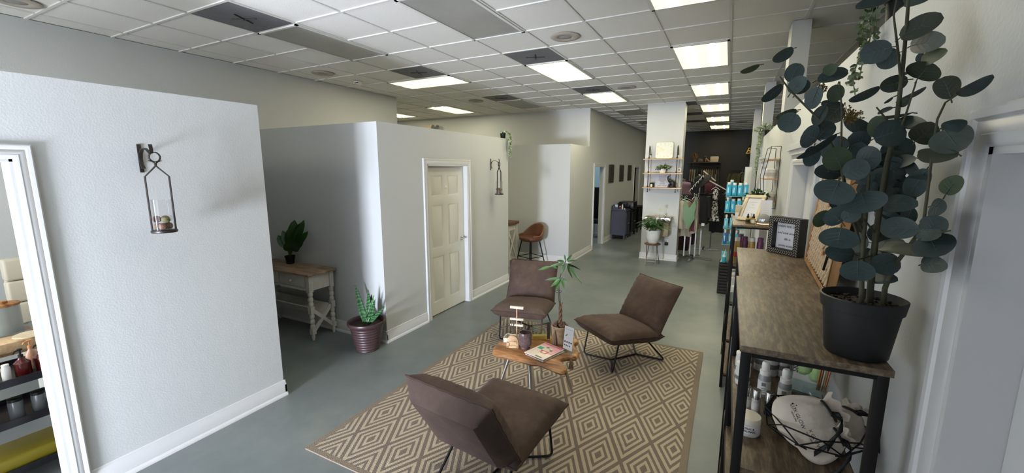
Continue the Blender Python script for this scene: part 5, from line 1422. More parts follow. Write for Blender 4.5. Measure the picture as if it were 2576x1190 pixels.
t = thing('folded_leaflet', 'pointed white leaflet standing on the crate by the turquoise carton', 'leaflet', (-.02, 7.35, .515))
b = MB(); b.prism([(-.02, 0), (.03, 0), (.045, .22)], 0, .004, place((-.01, 7.345, .516), (1, 0, 0), (0, .05, 1))); b.build('leaflet', PAPER, t)
can(.02, 7.33, .516, .03, .09, TEAL, WHITEPL, 'tube', 'short turquoise tube in front of the carton on the crate', 'tube', None, .02)
# ================================================================== SHELF UNITS ON THE RIGHT
SD = .335
def shelf_unit(lab, x0, y0, y1, top, tiers, shade=None):
    x1 = x0+.32
    t = thing('shelf_unit', lab, 'shelf', ((x0+x1)/2, (y0+y1)/2, 0), 0)
    b = MB(); b.box((x0, y0, top-.018), (x1, y1, top)); b.build('top_board', SHELFWOOD, t, bevel=.0015)
    for z in tiers:
        b = MB(); b.box((x0+.012, y0+.012, z-.016), (x1-.012, y1-.012, z)); b.build('shelf_board', SHELFWOOD, t)
    for x in (x0+.004, x1-.03):
        for y in (y0+.004, y1-.030):
            b = MB(); b.box((x, y, .0), (x+.024, y+.024, top-.018)); b.build('leg', BLACKMETAL, t, bevel=.002)
    for z in [top-.018]+[q-.016 for q in tiers]:
        b = MB()
        for y in (y0+.004, y1-.024): b.box((x0+.03, y+.004, z-.014), (x1-.03, y+.02, z))
        for x in (x0+.004, x1-.024): b.box((x+.004, y0+.03, z-.014), (x+.02, y1-.03, z))
        b.build('rail', BLACKMETAL, t)
    return t
TP = 1.53
TI = [1.165, .82, .47, .14]
shelf_unit('nearest weathered wood and black metal shelf, carrying the eucalyptus pot', .06, 1.22, 2.05, TP, TI)
shelf_unit('middle weathered wood shelf unit, carrying the black herringbone frame', .072, 2.056, 2.83, TP-.002, TI)
shelf_unit('farthest shelf unit, carrying the pale wood frame and the smart speaker', .055, 4.05, 4.86, TP-.01, TI)

# ---- second tier of the nearest unit
Z2 = 1.165
GREYB = mat('silver_grey_bottle', '#8e8f90', .4, .2); WLBL = mat('white_label', '#cfcecb', .5); SILV = mat('silver_cap', '#b9b8b4', .25, .9); QINK = mat('label_print', '#6f6f70', .6)
def spray(x, y, z, lab, r=.0205, h=.085):
    t = thing('spray_bottle', lab, 'spray bottle', (x, y, z), 0, 'silver and white spray bottles on the near shelf')
    b = MB(True); b.lathe([(r*.94, 0), (r, .004), (r, h-.008), (r*.82, h)], (x, y, z), 22); bo = b.build('body', GREYB, t)
    b = MB(True); b.lathe([(r+.0006, .012), (r+.0006, h*.74)], (x, y, z), 22, capb=False, capt=False); b.build('label', WLBL, bo)
    b = MB(); d = (CAM-Vector((x, y, z))); d.z = 0; d.normalize(); s_ = Vector((-d.y, d.x, 0)); c = Vector((x, y, z))+d*(r+.0012)
    for (u0, v0, u1, v1) in ((-.008, .045, .006, .058), (-.008, .035, .006, .037), (-.008, .028, .004, .030), (-.008, .021, .006, .023)):
        b.quad(c+s_*u0+Vector((0, 0, v0)), c+s_*u1+Vector((0, 0, v0)), c+s_*u1+Vector((0, 0, v1)), c+s_*u0+Vector((0, 0, v1)))
    b.build('print', QINK, bo)
    b = MB(True); b.lathe([(r*.86, h-.002), (r*.86, h+.014), (r*.62, h+.016), (r*.62, h+.02), (r*.66, h+.022), (r*.62, h+.042), (r*.45, h+.048), (0, h+.048)], (x, y, z), 20); b.build('spray_cap', WHITEPL, t)
for x, y, l in ((.172, 1.70, 'silver spray bottle with white nozzle, left of the pair beside the wire basket'), (.232, 1.665, 'silver spray bottle with white nozzle, nearest to the wire basket'), (.115, 1.90, 'silver spray bottle half hidden behind the black leg of the near shelf'),
                (.125, 1.98, 'silver spray bottle behind the shelf leg at the back of the tier')):
    spray(x, y, Z2+.001, l)
def lotion(x, y, lab, r=.024, h=.10, cap=GREYB, caph=.02):
    return can(x, y, Z2+.001, r, h, WLBL, cap, 'lotion_bottle', lab, 'bottle', 'white lotion bottles on the near shelf', caph, .96, band=(QINK, .3, .5))
lotion(.175, 1.93, 'white and grey bottle at the back, right of the first spray bottle')
lotion(.21, 1.90, 'white ringed bottle behind the left spray bottle of the pair')
lotion(.25, 1.91, 'white bottle at the back left of the brochure stand')
lotion(.105, 1.76, 'cream-lidded grey bottle behind the small serum bottles', .026, .075, WHITECER, .014)
lotion(.10, 1.83, 'short cream-lidded bottle at the left edge behind the shelf leg', .022, .09, WHITECER, .012)
def serum(x, y, lab, dark=False):
    t = thing('serum_bottle', lab, 'serum bottle', (x, y, Z2), 0, 'small silver capped serum bottles')
    m = mat('dark_blue_glass', '#1d2730', .2) if dark else mat('blush_white_glass', '#b9b0aa', .3)
    b = MB(True); b.lathe([(.0125, 0), (.0135, .003), (.0135, .046), (.012, .05)], (x, y, Z2+.001), 20); bo = b.build('body', m, t)
    if not dark: b = MB(True); b.lathe([(.0139, .012), (.0139, .038)], (x, y, Z2+.001), 20, capb=False, capt=False); b.build('label', WLBL, bo)
    b = MB(True); b.lathe([(.0132, .05), (.0132, .08), (.012, .082), (0, .082)], (x, y, Z2+.001), 20); b.build('cap', SILV, t)
serum(.112, 1.575, 'silver capped serum bottle half behind the shelf leg'); serum(.140, 1.565, 'silver capped serum bottle in the middle, behind the white jar'); serum(.178, 1.565, 'dark serum bottle with silver cap beside the wire basket', True)
t = thing('cream_jar', 'large white cream jar at the front of the near shelf tier', 'jar', (.112, 1.415, Z2))
b = MB(True); b.lathe([(.033, 0), (.035, .003), (.035, .036), (.034, .038)], (.112, 1.425, Z2+.001), 36); jb = b.build('body', mat('white_jar_plastic', '#dedbd8', .35), t)
b = MB(True); b.lathe([(.0355, .039), (.0355, .056), (.034, .0585), (0, .059)], (.112, 1.425, Z2+.001), 36); b.build('lid', mat('cream_lid', '#e0d8c4', .4), t)
d = (CAM-Vector((.112, 1.425, Z2))); d.z = 0; d.normalize(); s_ = Vector((-d.y, d.x, 0))
def wrap(o_, c, r, a0, m=INK, name='lettering'):
    """bend flat lettering of o_ round an upright body"""
    for v in o_.data.vertices:
        w = v.co+Vector(o_.parent.parent.location if o_.parent.parent else o_.parent.location) if False else v.co
LET = writing(['GLYCOLIC &', 'RETINOL PADS', '- - - - - - - -', '- - - - -'], place(Vector((0, 0, 0)), (1, 0, 0), (0, 1, 0)), INK, None, size=[.0085, .0085, .006, .006], lead=[0, .0095, .018, .024])
for v in LET.data.vertices:
    a = math.atan2(d.y, d.x) + v.co.x/.0353 - .15; rr = .0353+v.co.z
    v.co = Vector((rr*math.cos(a), rr*math.sin(a), .027+v.co.y))
jo = Vector((.112, 1.425, Z2+.001)); par = Vector((.112, 1.415, Z2))
for v in LET.data.vertices: v.co += jo-par
LET.parent = jb
# brochures in a clear holder with brushes
t = thing('brochure_stand', 'clear stand with a green-leaf printed brochure and brushes beside the wall', 'brochure stand', (.30, 1.78, Z2))
bx_, by_ = .312, 1.77
dd = Vector((.90, -.28, 0)).normalized(); pp = Vector((-.28, -.90, 0)).normalized(); uu = (Vector((0, 0, 1)) - pp*.28).normalized()
M = place((bx_, by_, Z2+.004), dd, uu)
b = MB(); b.box((-.055, 0, -.012), (.055, .004, .03), M); b.box((-.055, 0, -.004), (.055, .12, -.001), M); b.box((-.055, 0, .014), (.055, .05, .016), M); b.build('acrylic_holder', ACRYL, t)
b = MB(); b.box((-.048, .006, .001), (.048, .19, .004), M); br = b.build('brochure', mat('white_brochure', '#c9cdc9', .5), t)
n3 = M.to_3x3()
b = MB(True)
LFG = mat('printed_green', '#86ac62', .5, c2='#a9c48c', vs=40)
for (u, v, w_, h_) in ((-.02, .10, .05, .06), (.02, .085, .05, .06), (.0, .13, .04, .04)):
    b.leaf(M @ Vector((u, v-h_/2, .0046)), M @ Vector((u+.01, v+h_/2, .0046)), n3 @ Vector((1, 0, 0)), w_, 0, n=6, nrm=n3 @ Vector((0, 0, 1)), fold=0)
b.build('printed_leaves', LFG, br, solid=.0003)
writing(['SKIN'], M @ Matrix.Translation((-.034, .10, .0048)) @ Matrix.Rotation(PI/2, 4, 'Z'), INK, br, size=.027)
for k in range(5):
    b = MB(True); p = M @ Vector((.03+.006*k, .03, .008)); q = M @ Vector((.036+.008*k, .19, .008)); b.tube([p, p.lerp(q, .55), q], [.002, .003, .006], 6)
    b.build('brush', [mat('brush_tan', '#b08c62', .6), mat('brush_copper', '#9c5a34', .3, .6), mat('brush_white', '#cfcac2', .6)][k % 3], t)
# wire basket with drawstring bags
BX, BY = .288, 1.47
t = thing('wire_basket', 'black geometric wire basket holding cloth bags on the near shelf tier', 'basket', (BX, BY, Z2))
def ringpts(r, z, n, a0=0): return [Vector((BX+r*math.cos(a0+2*PI*k/n), BY+r*math.sin(a0+2*PI*k/n), z)) for k in range(n)]
R1, R2, R3 = ringpts(.130, Z2+.078, 8), ringpts(.135, Z2+.045, 8, PI/8), ringpts(.085, Z2+.006, 8)
b = MB(True)
for k in range(8):
    for p, q in ((R1[k], R1[(k+1) % 8]), (R2[k], R2[(k+1) % 8]), (R3[k], R3[(k+1) % 8]), (R1[k], R2[k]), (R1[(k+1) % 8], R2[k]), (R2[k], R3[k]), (R2[k], R3[(k+1) % 8])):
        b.tube([p, q], .0022, 6)
for k in range(4): b.tube([R3[k], R3[k+4]], .002, 6)
b.build('wire_frame', BLACKMETAL, t)
CANV = mat('cream_canvas', '#cfc5b7', .85, c2='#c2b6a6', vs=12, bs=35, bstr=.5, bdist=.006)
RIB = mat('black_ribbon', '#121214', .6)
from mathutils.bvhtree import BVHTree
def drape(o_, target, d):
    """lay flat lettering on the curved cloth under it"""
    me = target.data; tree = BVHTree.FromPolygons([v.co for v in me.vertices], [tuple(p.vertices) for p in me.polygons])
    d = d.normalized()
    for v in o_.data.vertices:
        q = v.co
        hit = tree.ray_cast(q-d*.08, d, .3)
        if hit[0] is not None: v.co = hit[0]-d*(.0006 if True else 0)
def bag(lab, c, d, up, w, h, th, seed, text=None, tw=.0):
    """drawstring pouch: flat sack with rounded foot, gathered neck and ruffle, black ribbons"""
    t = thing('drawstring_bag', lab, 'bag', c, 0, 'cream drawstring bags in the wire basket')
    if d is None: d = Vector(up).cross(Vector((-.14, -.80, .58))); up = Vector((-.14, -.80, .58)).normalized().cross(d)
    M = place(c, d, up); rnd = random.Random(seed); ph = [rnd.uniform(0, 6) for _ in range(4)]
    b = MB(True)
    def fn(i, j):
        a = i*2*PI; v = j
        if v < .78: k = v/.78; wd = (1-(1-min(1, k*2.6))**2)**.5 if k < .385 else 1-.42*((k-.385)/.615)**2
        elif v < .84: wd = .58-.20*(v-.78)/.06
        else: wd = .38+.22*(v-.84)/.16
        wd = max(wd, .04)
        x = wd*w/2*math.cos(a)*(1+.03*math.sin(5*v+ph[0])); tt = th*(.25+.75*math.sin(PI*min(1, v*1.1))**.7)*(1+.14*math.sin(4*a+ph[1]+4*v))
        if v > .76: tt *= 1+.35*math.sin(9*a+ph[2])*(v-.76)/.24
        y = v*h + (.006*math.sin(7*a+ph[3]) if v > .8 else 0); tt *= 1+.10*math.sin(11*v+3*a+ph[0])*math.sin(5*a+ph[2])
        return M @ Vector((x, y, tt*math.sin(a)*.5*(.3+.7*wd)))
    b.sheet(fn, 56, 34, closeu=True); bo = b.build('sack', CANV, t, sharp=0)
    b = MB()
    for s2 in (0, 1):
        pts = [Vector((.01, h*.80, th*.3)), Vector((.022+.012*s2, h*.88, th*.5)), Vector((.04+.016*s2, h*(.86-.06*s2), th*.62)), Vector((.056+.012*s2, h*(.74-.1*s2), th*.6)), Vector((.074+.008*s2, h*(.60-.16*s2), th*.5)), Vector((.088, h*(.46-.2*s2), th*.35))]
        prev = None
        for i, p in enumerate(pts):
            row = (b._v(M @ (p+Vector((-.006, .004, 0)))), b._v(M @ (p+Vector((.006, -.004, 0)))))
            if prev: b.face([prev[0], prev[1], row[1], row[0]], True)
            prev = row
    b.build('ribbon', RIB, t, solid=.002)
    b = MB(True); b.tube([M @ Vector((.40*w/2*math.cos(a), h*.81, .30*th*math.sin(a)*1.3)) for a in [k*2*PI/16 for k in range(16)]], .004, 6, closed=True); b.build('drawstring', RIB, t)
    if text:
        lt = writing(text, M @ Matrix.Translation((-.012, h*.34, th)) @ Matrix.Rotation(tw, 4, 'Z'), INK, bo, size=[.0135, .0065], lead=[0, .008], depth=.0003)
        drape(lt, bo, -(M.to_3x3() @ Vector((0, 0, 1))))
        for (u, v, q) in ((-.034, .006, .003), (-.026, .012, .0018), (-.030, -.002, .0015), (-.020, .005, .002)):
            b = MB(True); b.ball(M @ Vector((-.012+u, h*.34+.006+v, th*.45)), q, 6, 4); b.bm.free() if False else None
            sp = b.build('sparkle_mark', INK, bo); drape(sp, bo, -(M.to_3x3() @ Vector((0, 0, 1))))
    return t
bag('cream drawstring bag with black lettering lying foremost in the wire basket', (.190, 1.405, Z2+.045), None, (.66, .20, .40), .155, .185, .07, 1, ['LUX GLOW', 'SKINCARE'], RAD(-8))
bag('cream drawstring bag tucked under the foremost one in the wire basket', (.235, 1.375, Z2+.024), None, (.70, .25, .25), .115, .14, .045, 2, ['LUX GLOW', 'SKINCARE'])
bag('cream drawstring bag standing at the right rear of the wire basket', (.345, 1.46, Z2+.02), None, (.25, .12, .8), .11, .13, .05, 3)
# third tier: glass lid of a jar just showing
t = thing('glass_jar', 'round clear glass jar on the third tier of the nearest shelf', 'jar', (.14, 1.36, .82))
b = MB(True); b.lathe([(.06, 0), (.068, .01), (.068, .17), (.05, .20), (.05, .205), (.064, .17), (.064, .012), (0, .01)], (.14, 1.36, .821), 32); b.build('body', CLEAR, t)
b = MB(True); b.lathe([(.055, .2), (.06, .206), (.058, .22), (.02, .232), (.018, .25), (0, .252)], (.14, 1.36, .821), 28); b.build('lid', mat('grey_glass_lid', '#7d8284', .1, alpha=.7), t)
# products on the tiers of the other units, seen past the black legs
rnd = random.Random(3)
cols_ = [WHITEPL, mat('blush_carton', '#c9b2aa', .5), mat('grey_carton', '#8d9090', .5), mat('pale_green_box', '#b9c4b4', .5), WLBL]
desc = ['white', 'blush pink', 'grey', 'pale green', 'off-white']
for (xa, xb, z, n, where) in ((2.10, 2.76, 1.165, 5, 'second tier of the middle shelf'), (2.10, 2.76, .82, 4, 'third tier of the middle shelf'), (4.20, 4.75, .82, 4, 'third tier of the farthest shelf'), (1.30, 1.95, .47, 4, 'fourth tier of the nearest shelf')):
    for k in range(n):
        y = xa+(xb-xa)*k/(n-1); ci = (k+n) % 5
        ordn = ['nearest', 'second nearest', 'third', 'fourth', 'fifth'][k]
        if k % 2 == 0: can(.125, y, z+.001, .034, .10+.02*(k % 3), cols_[ci], WHITEPL, 'product_jar', f'{desc[ci]} product jar, {ordn} item on the {where}', 'jar', None, .018, .98)
        else:
            b = MB(); b.box((.085, y-.03, z+.001), (.165, y+.03, z+.15)); one(b, 'product_carton', cols_[ci], f'{desc[ci]} product carton, {ordn} item on the {where}', 'carton', (.125, y, z))
# ---- far unit, second tier: spray cans and small boxes
PURP = mat('purple_can', '#57264a', .35, c2='#6f3a5c', vs=18); GOLDC = mat('gold_can', '#9a7a3c', .35, c2='#b0904e', vs=18); REDC = mat('red_cap', '#b2291f', .4)
Zc = 1.165
for k, (x, y, m, l) in enumerate(((.105, 4.14, GOLDC, 'gold spray can with red band, leftmost in the row under the smart speaker'), (.165, 4.20, PURP, 'purple spray can, second from the left under the smart speaker'), (.22, 4.17, GOLDC, 'gold patterned spray can with white cap under the smart speaker'), (.285, 4.18, PURP, 'purple spray can at the right end of the row under the smart speaker'), (.135, 4.32, PURP, 'purple spray can at the back of the row under the smart speaker'))):
    can(x, y, Zc+.001, .027, .20, m, WHITEPL if m is GOLDC else PURP, 'spray_can', l, 'spray can', 'purple and gold spray cans', .035, .85, band=(REDC, .3, .52) if k == 0 else None)
b = MB(); b.box((.30, 4.62, Zc+.001), (.36, 4.72, Zc+.24)); one(b, 'white_carton', WHITEPL, 'plain white carton at the back of the spray can tier', 'carton', (.33, 4.67, Zc))
for k in range(4):
    b = MB(); x = .085+.055*k; b.box((x, 4.08, .82+.001), (x+.048, 4.12, .82+.09)); 
    one(b, 'soap_box', mat('mint_box', '#93a599', .5), ['leftmost', 'second', 'third', 'rightmost'][k]+' small mint green box on the tier below the spray cans', 'box', (x, 4.1, .82), 'small mint boxes on the farthest shelf')

# ---- on top of the far unit
ZT3 = TP-.01
t = thing('notice_frame', 'pale wood picture frame with a notice leaning on the farthest shelf', 'picture frame', (.17, 4.42, ZT3))
fd = Vector((.80, -.42, 0)).normalized(); fn_ = Vector((-.42, -.80, 0)).normalized(); fu = (Vector((0, 0, 1)) - fn_*.62).normalized()
fc = Vector((.175, 4.38, ZT3+.003)); M = place(fc, fd, fu)
fw, fh, bw = .085, .27, .030
fw = .088
b = MB()
for q in (((-fw, 0), (fw, bw)), ((-fw, fh-bw), (fw, fh)), ((-fw, bw), (-fw+bw, fh-bw)), ((fw-bw, bw), (fw, fh-bw))): b.box((*q[0], -.008), (*q[1], .012), M)
b.build('frame', PALEFRAME, t, bevel=.003)
b = MB(); b.box((-fw+bw-.004, bw-.004, -.002), (fw-bw+.004, fh-bw+.004, .001), M); pg = b.build('notice', PAPER, t)
writing(['~~~~~~', '~~', '- - - - -', '', '- - - - - -', '- - - -'], M @ Matrix.Translation((0, fh-bw-.05, .0015)), INK, pg, size=.019, lead=1.5)
t = thing('box_shrub', 'small round artificial shrub behind the pale wood frame', 'plant', (.24, 4.68, ZT3))
pot(t, .25, 4.66, ZT3, .05, .06, .09, WHITECER, soil=False); bushy(t, .25, 4.66, ZT3+.18, .11, .11, .10, 260, .7, DARKLEAF, 31, lmin=.02, lmax=.035)
t = thing('info_card', 'white printed card in an acrylic stand beside the smart speaker', 'card', (.31, 4.35, ZT3))
M = place((.315, 4.36, ZT3+.002), (.9, -.3, 0), (0, .06, 1))
b = MB(); b.box((-.05, 0, -.03), (.05, .004, .03), M); b.box((-.048, .003, -.002), (.048, .20, .002), M); b.build('acrylic_stand', ACRYL, t)
b = MB(); b.box((-.044, .03, .0025), (.044, .195, .0035), M); cdp = b.build('card', PAPER, t)
writing(['. - - .', '- -', '- - -', '- - - -', '- - -', '- - - -', '- - -'], M @ Matrix.Translation((0, .16, .0038)), mat('grey_ink', '#77777c', .6), cdp, name='small_print', size=.02, lead=1.0)
for (x, y, cap, l) in ((.172, 4.175, BLACKPL, 'amber dropper bottle with black cap, left of three before the pale frame'), (.215, 4.165, BLACKPL, 'amber dropper bottle with white label and black cap, right of three'), (.20, 4.215, WHITEPL, 'amber dropper bottle with white dropper standing behind the other two')):
    t = thing('dropper_bottle', l, 'dropper bottle', (x, y, ZT3), 0, 'dropper bottles before the pale frame')
    b = MB(True); b.lathe([(.0155, 0), (.0165, .003), (.0165, .042), (.008, .05), (.008, .055)], (x, y, ZT3+.001), 18); bo = b.build('body', mat('yellow_oil', '#a88d2a', .12, alpha=.9), t)
    b = MB(True); b.lathe([(.0169, .01), (.0169, .036)], (x, y, ZT3+.001), 18, capb=False, capt=False); b.build('label', WLBL if cap is WHITEPL or x > .21 else INK, bo)
    b = MB(True); b.lathe([(.0105, .052), (.0105, .066), (.006, .068), (.0065, .082), (.004, .088), (0, .089)], (x, y, ZT3+.001), 14); b.build('dropper', cap, t)
t = thing('smart_speaker', 'grey round fabric smart speaker showing its clock on the farthest shelf', 'smart speaker', (.29, 4.15, ZT3))
b = MB(True); prof = [(.038, .0), (.045, .006)]+[(.051*math.sin(RAD(62+a*118/14))/1.0, .045+.048*-math.cos(RAD(62+a*118/14))) for a in range(15)]
b.lathe(prof, (.29, 4.15, ZT3+.001), 32); b.build('body', mat('grey_fabric', '#8a8886', .9, bs=200, bstr=.3, bdist=.002), t)
b = MB(True); b.lathe([(.047, .007), (.0475, .009), (.0475, .0115), (.047, .013)], (.29, 4.15, ZT3+.001), 32, capb=False, capt=False); b.build('light_ring', mat('glowing_ring', '#ffc08a', .4, emit=2.0), t)
d = CAM-Vector((.29, 4.15, ZT3)); d.z = 0; d.normalize(); s_ = Vector((-d.y, d.x, 0))
writing(['1:57'], place(Vector((.29, 4.15, ZT3+.036))+d*.0505-s_*.012, s_, (0, 0, 1)), mat('led_white', '#dfe6ff', .4, emit=2.5), t, name='clock_digits', size=.024)
can(.10, 4.50, ZT3+.001, .022, .05, WHITEPL, WHITEPL, 'small_jar', 'small white jar left of the pale wood frame', 'jar', None, .012, .95)
b = MB(); b.box((.075, 4.56, ZT3+.001), (.13, 4.585, ZT3+.13)); one(b, 'wood_block', PALEFRAME, 'pale upright wood block behind the pale frame', 'block', (.1, 4.57, ZT3))
b = MB(); b.box((.135, 4.56, ZT3+.001), (.175, 4.60, ZT3+.10)); one(b, 'small_carton', WHITEPL, 'small white carton behind the pale wood frame', 'carton', (.155, 4.58, ZT3))

# ---- black herringbone frame on the middle unit
t = thing('herringbone_frame', 'black herringbone picture frame with a printed saying on the middle shelf', 'picture frame', (.29, 2.70, TP-.002))
c0, c1 = Vector((.222, 2.765, TP-.001)), Vector((.352, 2.625, TP-.001))
hd = (c1-c0).normalized(); hn = Vector((hd.y, -hd.x, 0)); 
if hn.y > 0: hn = -hn
W_ = (c1-c0).length; H_ = .205; M = place(c0, hd, (0, 0, 1)); D_ = .052; bw = .030
b = MB()
for q in (((0, 0), (W_, bw)), ((0, H_-bw), (W_, H_)), ((0, bw), (bw, H_-bw)), ((W_-bw, bw), (W_, H_-bw))): b.box((*q[0], -D_), (*q[1], 0), M)
hf = b.build('frame', mat('black_carved_wood', '#15110f', .55), t)
b = MB()
WS = mat('white_herringbone', '#c6bfb4', .6)
def slash(u, v, a, L=.013, w=.0022):
    dx, dy = math.cos(a)*L/2, math.sin(a)*L/2; nx, ny = -math.sin(a)*w/2, math.cos(a)*w/2
    b.quad(*[M @ Vector((u+i*dx+j*nx, v+i*dy+j*ny, .0006)) for i, j in ((-1, -1), (1, -1), (1, 1), (-1, 1))])
n_ = int(H_/.0135)
for k in range(n_):
    v = .008+k*.0135
    for u in (bw*.5, W_-bw*.5): slash(u-.0062, v, RAD(50)); slash(u+.0062, v, RAD(130))
for k in range(int((W_-2*bw)/.0135)+1):
    u = bw+.004+k*.0135
    for v in (bw*.5, H_-bw*.5): slash(u, v-.0062, RAD(40)); slash(u, v+.0062, RAD(140))
b.build('herringbone_inlay', WS, hf)
b = MB(); b.box((bw-.002, bw-.002, -.030), (W_-bw+.002, H_-bw+.002, -.028), M); pr_ = b.build('print', PAPER, t)
writing(['WHEN YOU STOP', 'and look around', 'life is', 'pretty amazing'], M @ Matrix.Translation((W_/2+.004, H_-bw-.027, -.0277)), INK, pr_, size=[.0165, .019, .019, .0165], lead=[0, .037, .071, .107], shear=[0, .35, .35, 0], width=.125)

# ---- earring board leaning on the wall
t = thing('earring_board', 'oak framed woven board with earrings leaning on the wall behind the eucalyptus', 'jewelry display', (.39, 2.18, TP))
q0, q1 = Vector((.372, 1.83, TP+.001)), Vector((.405, 2.55, TP+.001))
ed = (q0-q1).normalized(); en = Vector((-1, .04, 0)).normalized(); eu = (Vector((0, 0, 1))-en*.075).normalized()
en = ed.cross(eu).normalized()
if en.x > 0: ed = -ed; q0, q1 = q1, q0; en = ed.cross(eu).normalized()
M = place(q1, ed, eu); W_ = (q1-q0).length; H_ = .45; bw = .022; D_ = .03
b = MB()
for q in (((0, 0), (W_, bw)), ((0, H_-bw), (W_, H_)), ((0, bw), (bw, H_-bw)), ((W_-bw, bw), (W_, H_-bw))): b.box((*q[0], 0), (*q[1], D_), M)
b.build('frame', OAK, t, bevel=.002)
JUTE = mat('cream_macrame', '#c9b597', .9, c2='#b39c7d', vs=40, bs=120, bstr=.6, bdist=.004)
b = MB(True)
ncol = 26
for k in range(ncol):
    u = bw+.006+(W_-2*bw-.012)*k/(ncol-1)
    b.tube([M @ Vector((u+.0012*math.sin(q*1.9+k*2.1), bw+(H_-2*bw)*q/16, .012+.006*((q+k) % 2))) for q in range(17)], [.0085+.0025*((q*3+k) % 2) for q in range(17)], 6)
b.build('macrame', JUTE, t)
b = MB(); b.box((bw-.002, bw-.002, .001), (W_-bw+.002, H_-bw+.002, .004), M); b.build('backing', mat('backing_card', '#8b765c', .9), t)
def on_board(px, py, off=.032):
    d = survey(px, py, Y=2.0)-CAM; n = M.to_3x3() @ Vector((0, 0, 1)); p0 = M @ Vector((0, 0, off)); s = (p0-CAM).dot(n)/d.dot(n); return CAM+d*s
for k, (px, py, l) in enumerate(((2068, 636, 'peach shell earring at the left edge of the woven board'), (2086, 514, 'peach shell earring high on the woven board'))):
    p = on_board(px, py); b = MB(True); b.ball(p, .011, 10, 8, sc=(.5, 1, 1.3)); b.tube([p+Vector((0, 0, .012)), p+Vector((0, 0, .03))], .001, 4); one(b, 'earring', mat('peach_shell', '#c08c62', .4), l, 'earring', p)
p, q = on_board(2066, 680), on_board(2080, 652)
p, q = on_board(2071, 679), on_board(2082, 645); b = MB(True); b.tube([p, q], .0045, 8); one(b, 'black_pen', BLACKPL, 'black pen hanging on the lower part of the woven board', 'pen', p)
p, q = on_board(2066, 632), on_board(2080, 612); b = MB(True); b.tube([p, q], .003, 6); one(b, 'hair_pin', SILVER, 'silver hair pin above the black pen on the woven board', 'hair pin', p)

# ================================================================== EUCALYPTUS
EX, EY = .322, 1.305
t = thing('eucalyptus', 'tall artificial eucalyptus with blue-green round leaves in a black pot', 'plant', (EX, EY, TP))
b = MB(True); b.lathe([(.062, 0), (.066, .004), (.079, .118), (.084, .120), (.088, .150), (.084, .152), (.081, .140), (.074, .125)], (EX, EY, TP+.001), 48, capt=False); b.build('pot', mat('matt_black_pot', '#101112', .6), t)
b = MB(True); b.lathe([(.079, .132), (0, .136)], (EX, EY, TP+.001), 30)
for k in range(60):
    a = random.uniform(0, 2*PI); r = .074*math.sqrt(random.random()); b.ball((EX+r*math.cos(a), EY+r*math.sin(a), TP+.137), random.uniform(.003, .006), 6, 4)
b.build('soil', SOIL, t)
def EP(x, y, Y):
    p = survey(x, y, Y=Y)
    if p.x > .375: p = CAM+(p-CAM)*(.375/p.x)
    return p
crops = {'A': (1840, 40, .2521), 'B': (1980, 240, .2521), 'C': (2140, 0, .2353), 'D': (2200, 160, .2521), 'E': (2180, 400, .2522), 'F': (2040, 440, .2522)}
LV = '''A 280 488 98 558 50 g|A 615 325 422 442 95 d|A 588 662 662 482 145 b|A 590 770 722 612 125 b|A 640 775 752 645 110 d|A 505 688 312 842 85 b|A 860 640 1150 563 115 b|A 930 582 1035 492 100 g|A 1062 685 1020 850 125 g|A 868 708 790 918 125 b
A 650 940 458 1018 80 g|A 640 975 520 1142 175 b|A 900 865 1112 902 85 d|A 1100 900 950 1040 170 e|A 940 895 838 1085 100 b|B 295 430 158 390 205 b|B 300 432 442 278 150 b|B 495 385 113 618 60 k|B 270 508 212 698 125 b|B 545 732 452 535 210 g
B 556 782 287 755 140 d|B 565 790 806 690 185 k|B 690 640 930 615 210 b|B 520 852 420 1066 300 k|B 740 968 792 1160 320 b|B 900 422 918 212 150 g|B 868 432 1165 335 235 b|B 575 218 832 352 120 d|B 802 500 638 402 170 d|B 898 640 1086 682 175 d
B 852 762 1022 868 165 d|B 1012 922 1152 798 150 d|B 440 522 600 458 150 d|B 690 862 862 788 110 d|C 420 -10 68 76 100 d|C 570 60 832 -20 80 d|C 533 402 962 178 190 e|C 640 492 997 428 190 d|C 442 502 116 602 205 b|C 522 560 285 684 190 d
C 610 850 328 932 150 e|C 310 930 -4 1072 80 d|C 520 802 642 748 30 d|C 716 842 850 678 270 e|C 768 682 1018 538 120 g|C 762 562 728 662 60 d|C 1070 1052 968 846 185 e|C 530 1062 792 936 45 d|C 530 1142 618 1048 75 e|C 450 1040 360 1102 25 d
D 820 302 1168 128 105 d|D 537 630 236 588 115 d|D 670 640 915 588 125 d|D 690 660 850 862 285 b|D 840 905 446 898 130 e|D 412 940 200 1012 110 d|D 440 1132 358 988 85 d|D 182 440 38 502 40 d|D 372 490 28 532 30 d|E 492 200 276 346 125 d
E 602 98 448 366 165 d|E 790 352 922 176 145 l|E 640 470 786 502 170 d|E 522 702 154 690 195 b|E 600 722 774 598 190 d|E 620 770 722 962 290 b|E 108 880 602 952 110 e|E 80 990 312 1104 185 d|E 100 460 494 448 155 d|E 30 962 362 828 110 d
F 162 470 52 402 165 g|F 310 472 184 356 195 b|F 310 440 484 368 130 b|F 300 528 258 716 285 k|F 430 792 156 758 150 d|F 465 855 460 1046 245 k|F 600 850 862 932 185 b|F 530 1040 852 1042 110 d|B 350 500 470 610 120 d|B 640 500 780 620 150 d|F 620 200 780 300 170 d|F 480 90 640 180 150 d|E 120 560 330 640 150 d'''
groups = {}
rnd = random.Random(33)
for _ in range(46):
    x_, y_ = rnd.gauss(2205, 72), rnd.gauss(515, 115)
    if x_ > 2320 or x_ < 2075 or y_ > 690: continue
    a_ = rnd.uniform(0, 2*PI); L_ = rnd.uniform(52, 74)
    LV += '|Z %.0f %.0f %.0f %.0f %.0f %s' % (x_, y_, x_+L_*math.cos(a_), y_+L_*.8*math.sin(a_), rnd.uniform(22, 62), rnd.choice('ddde'))
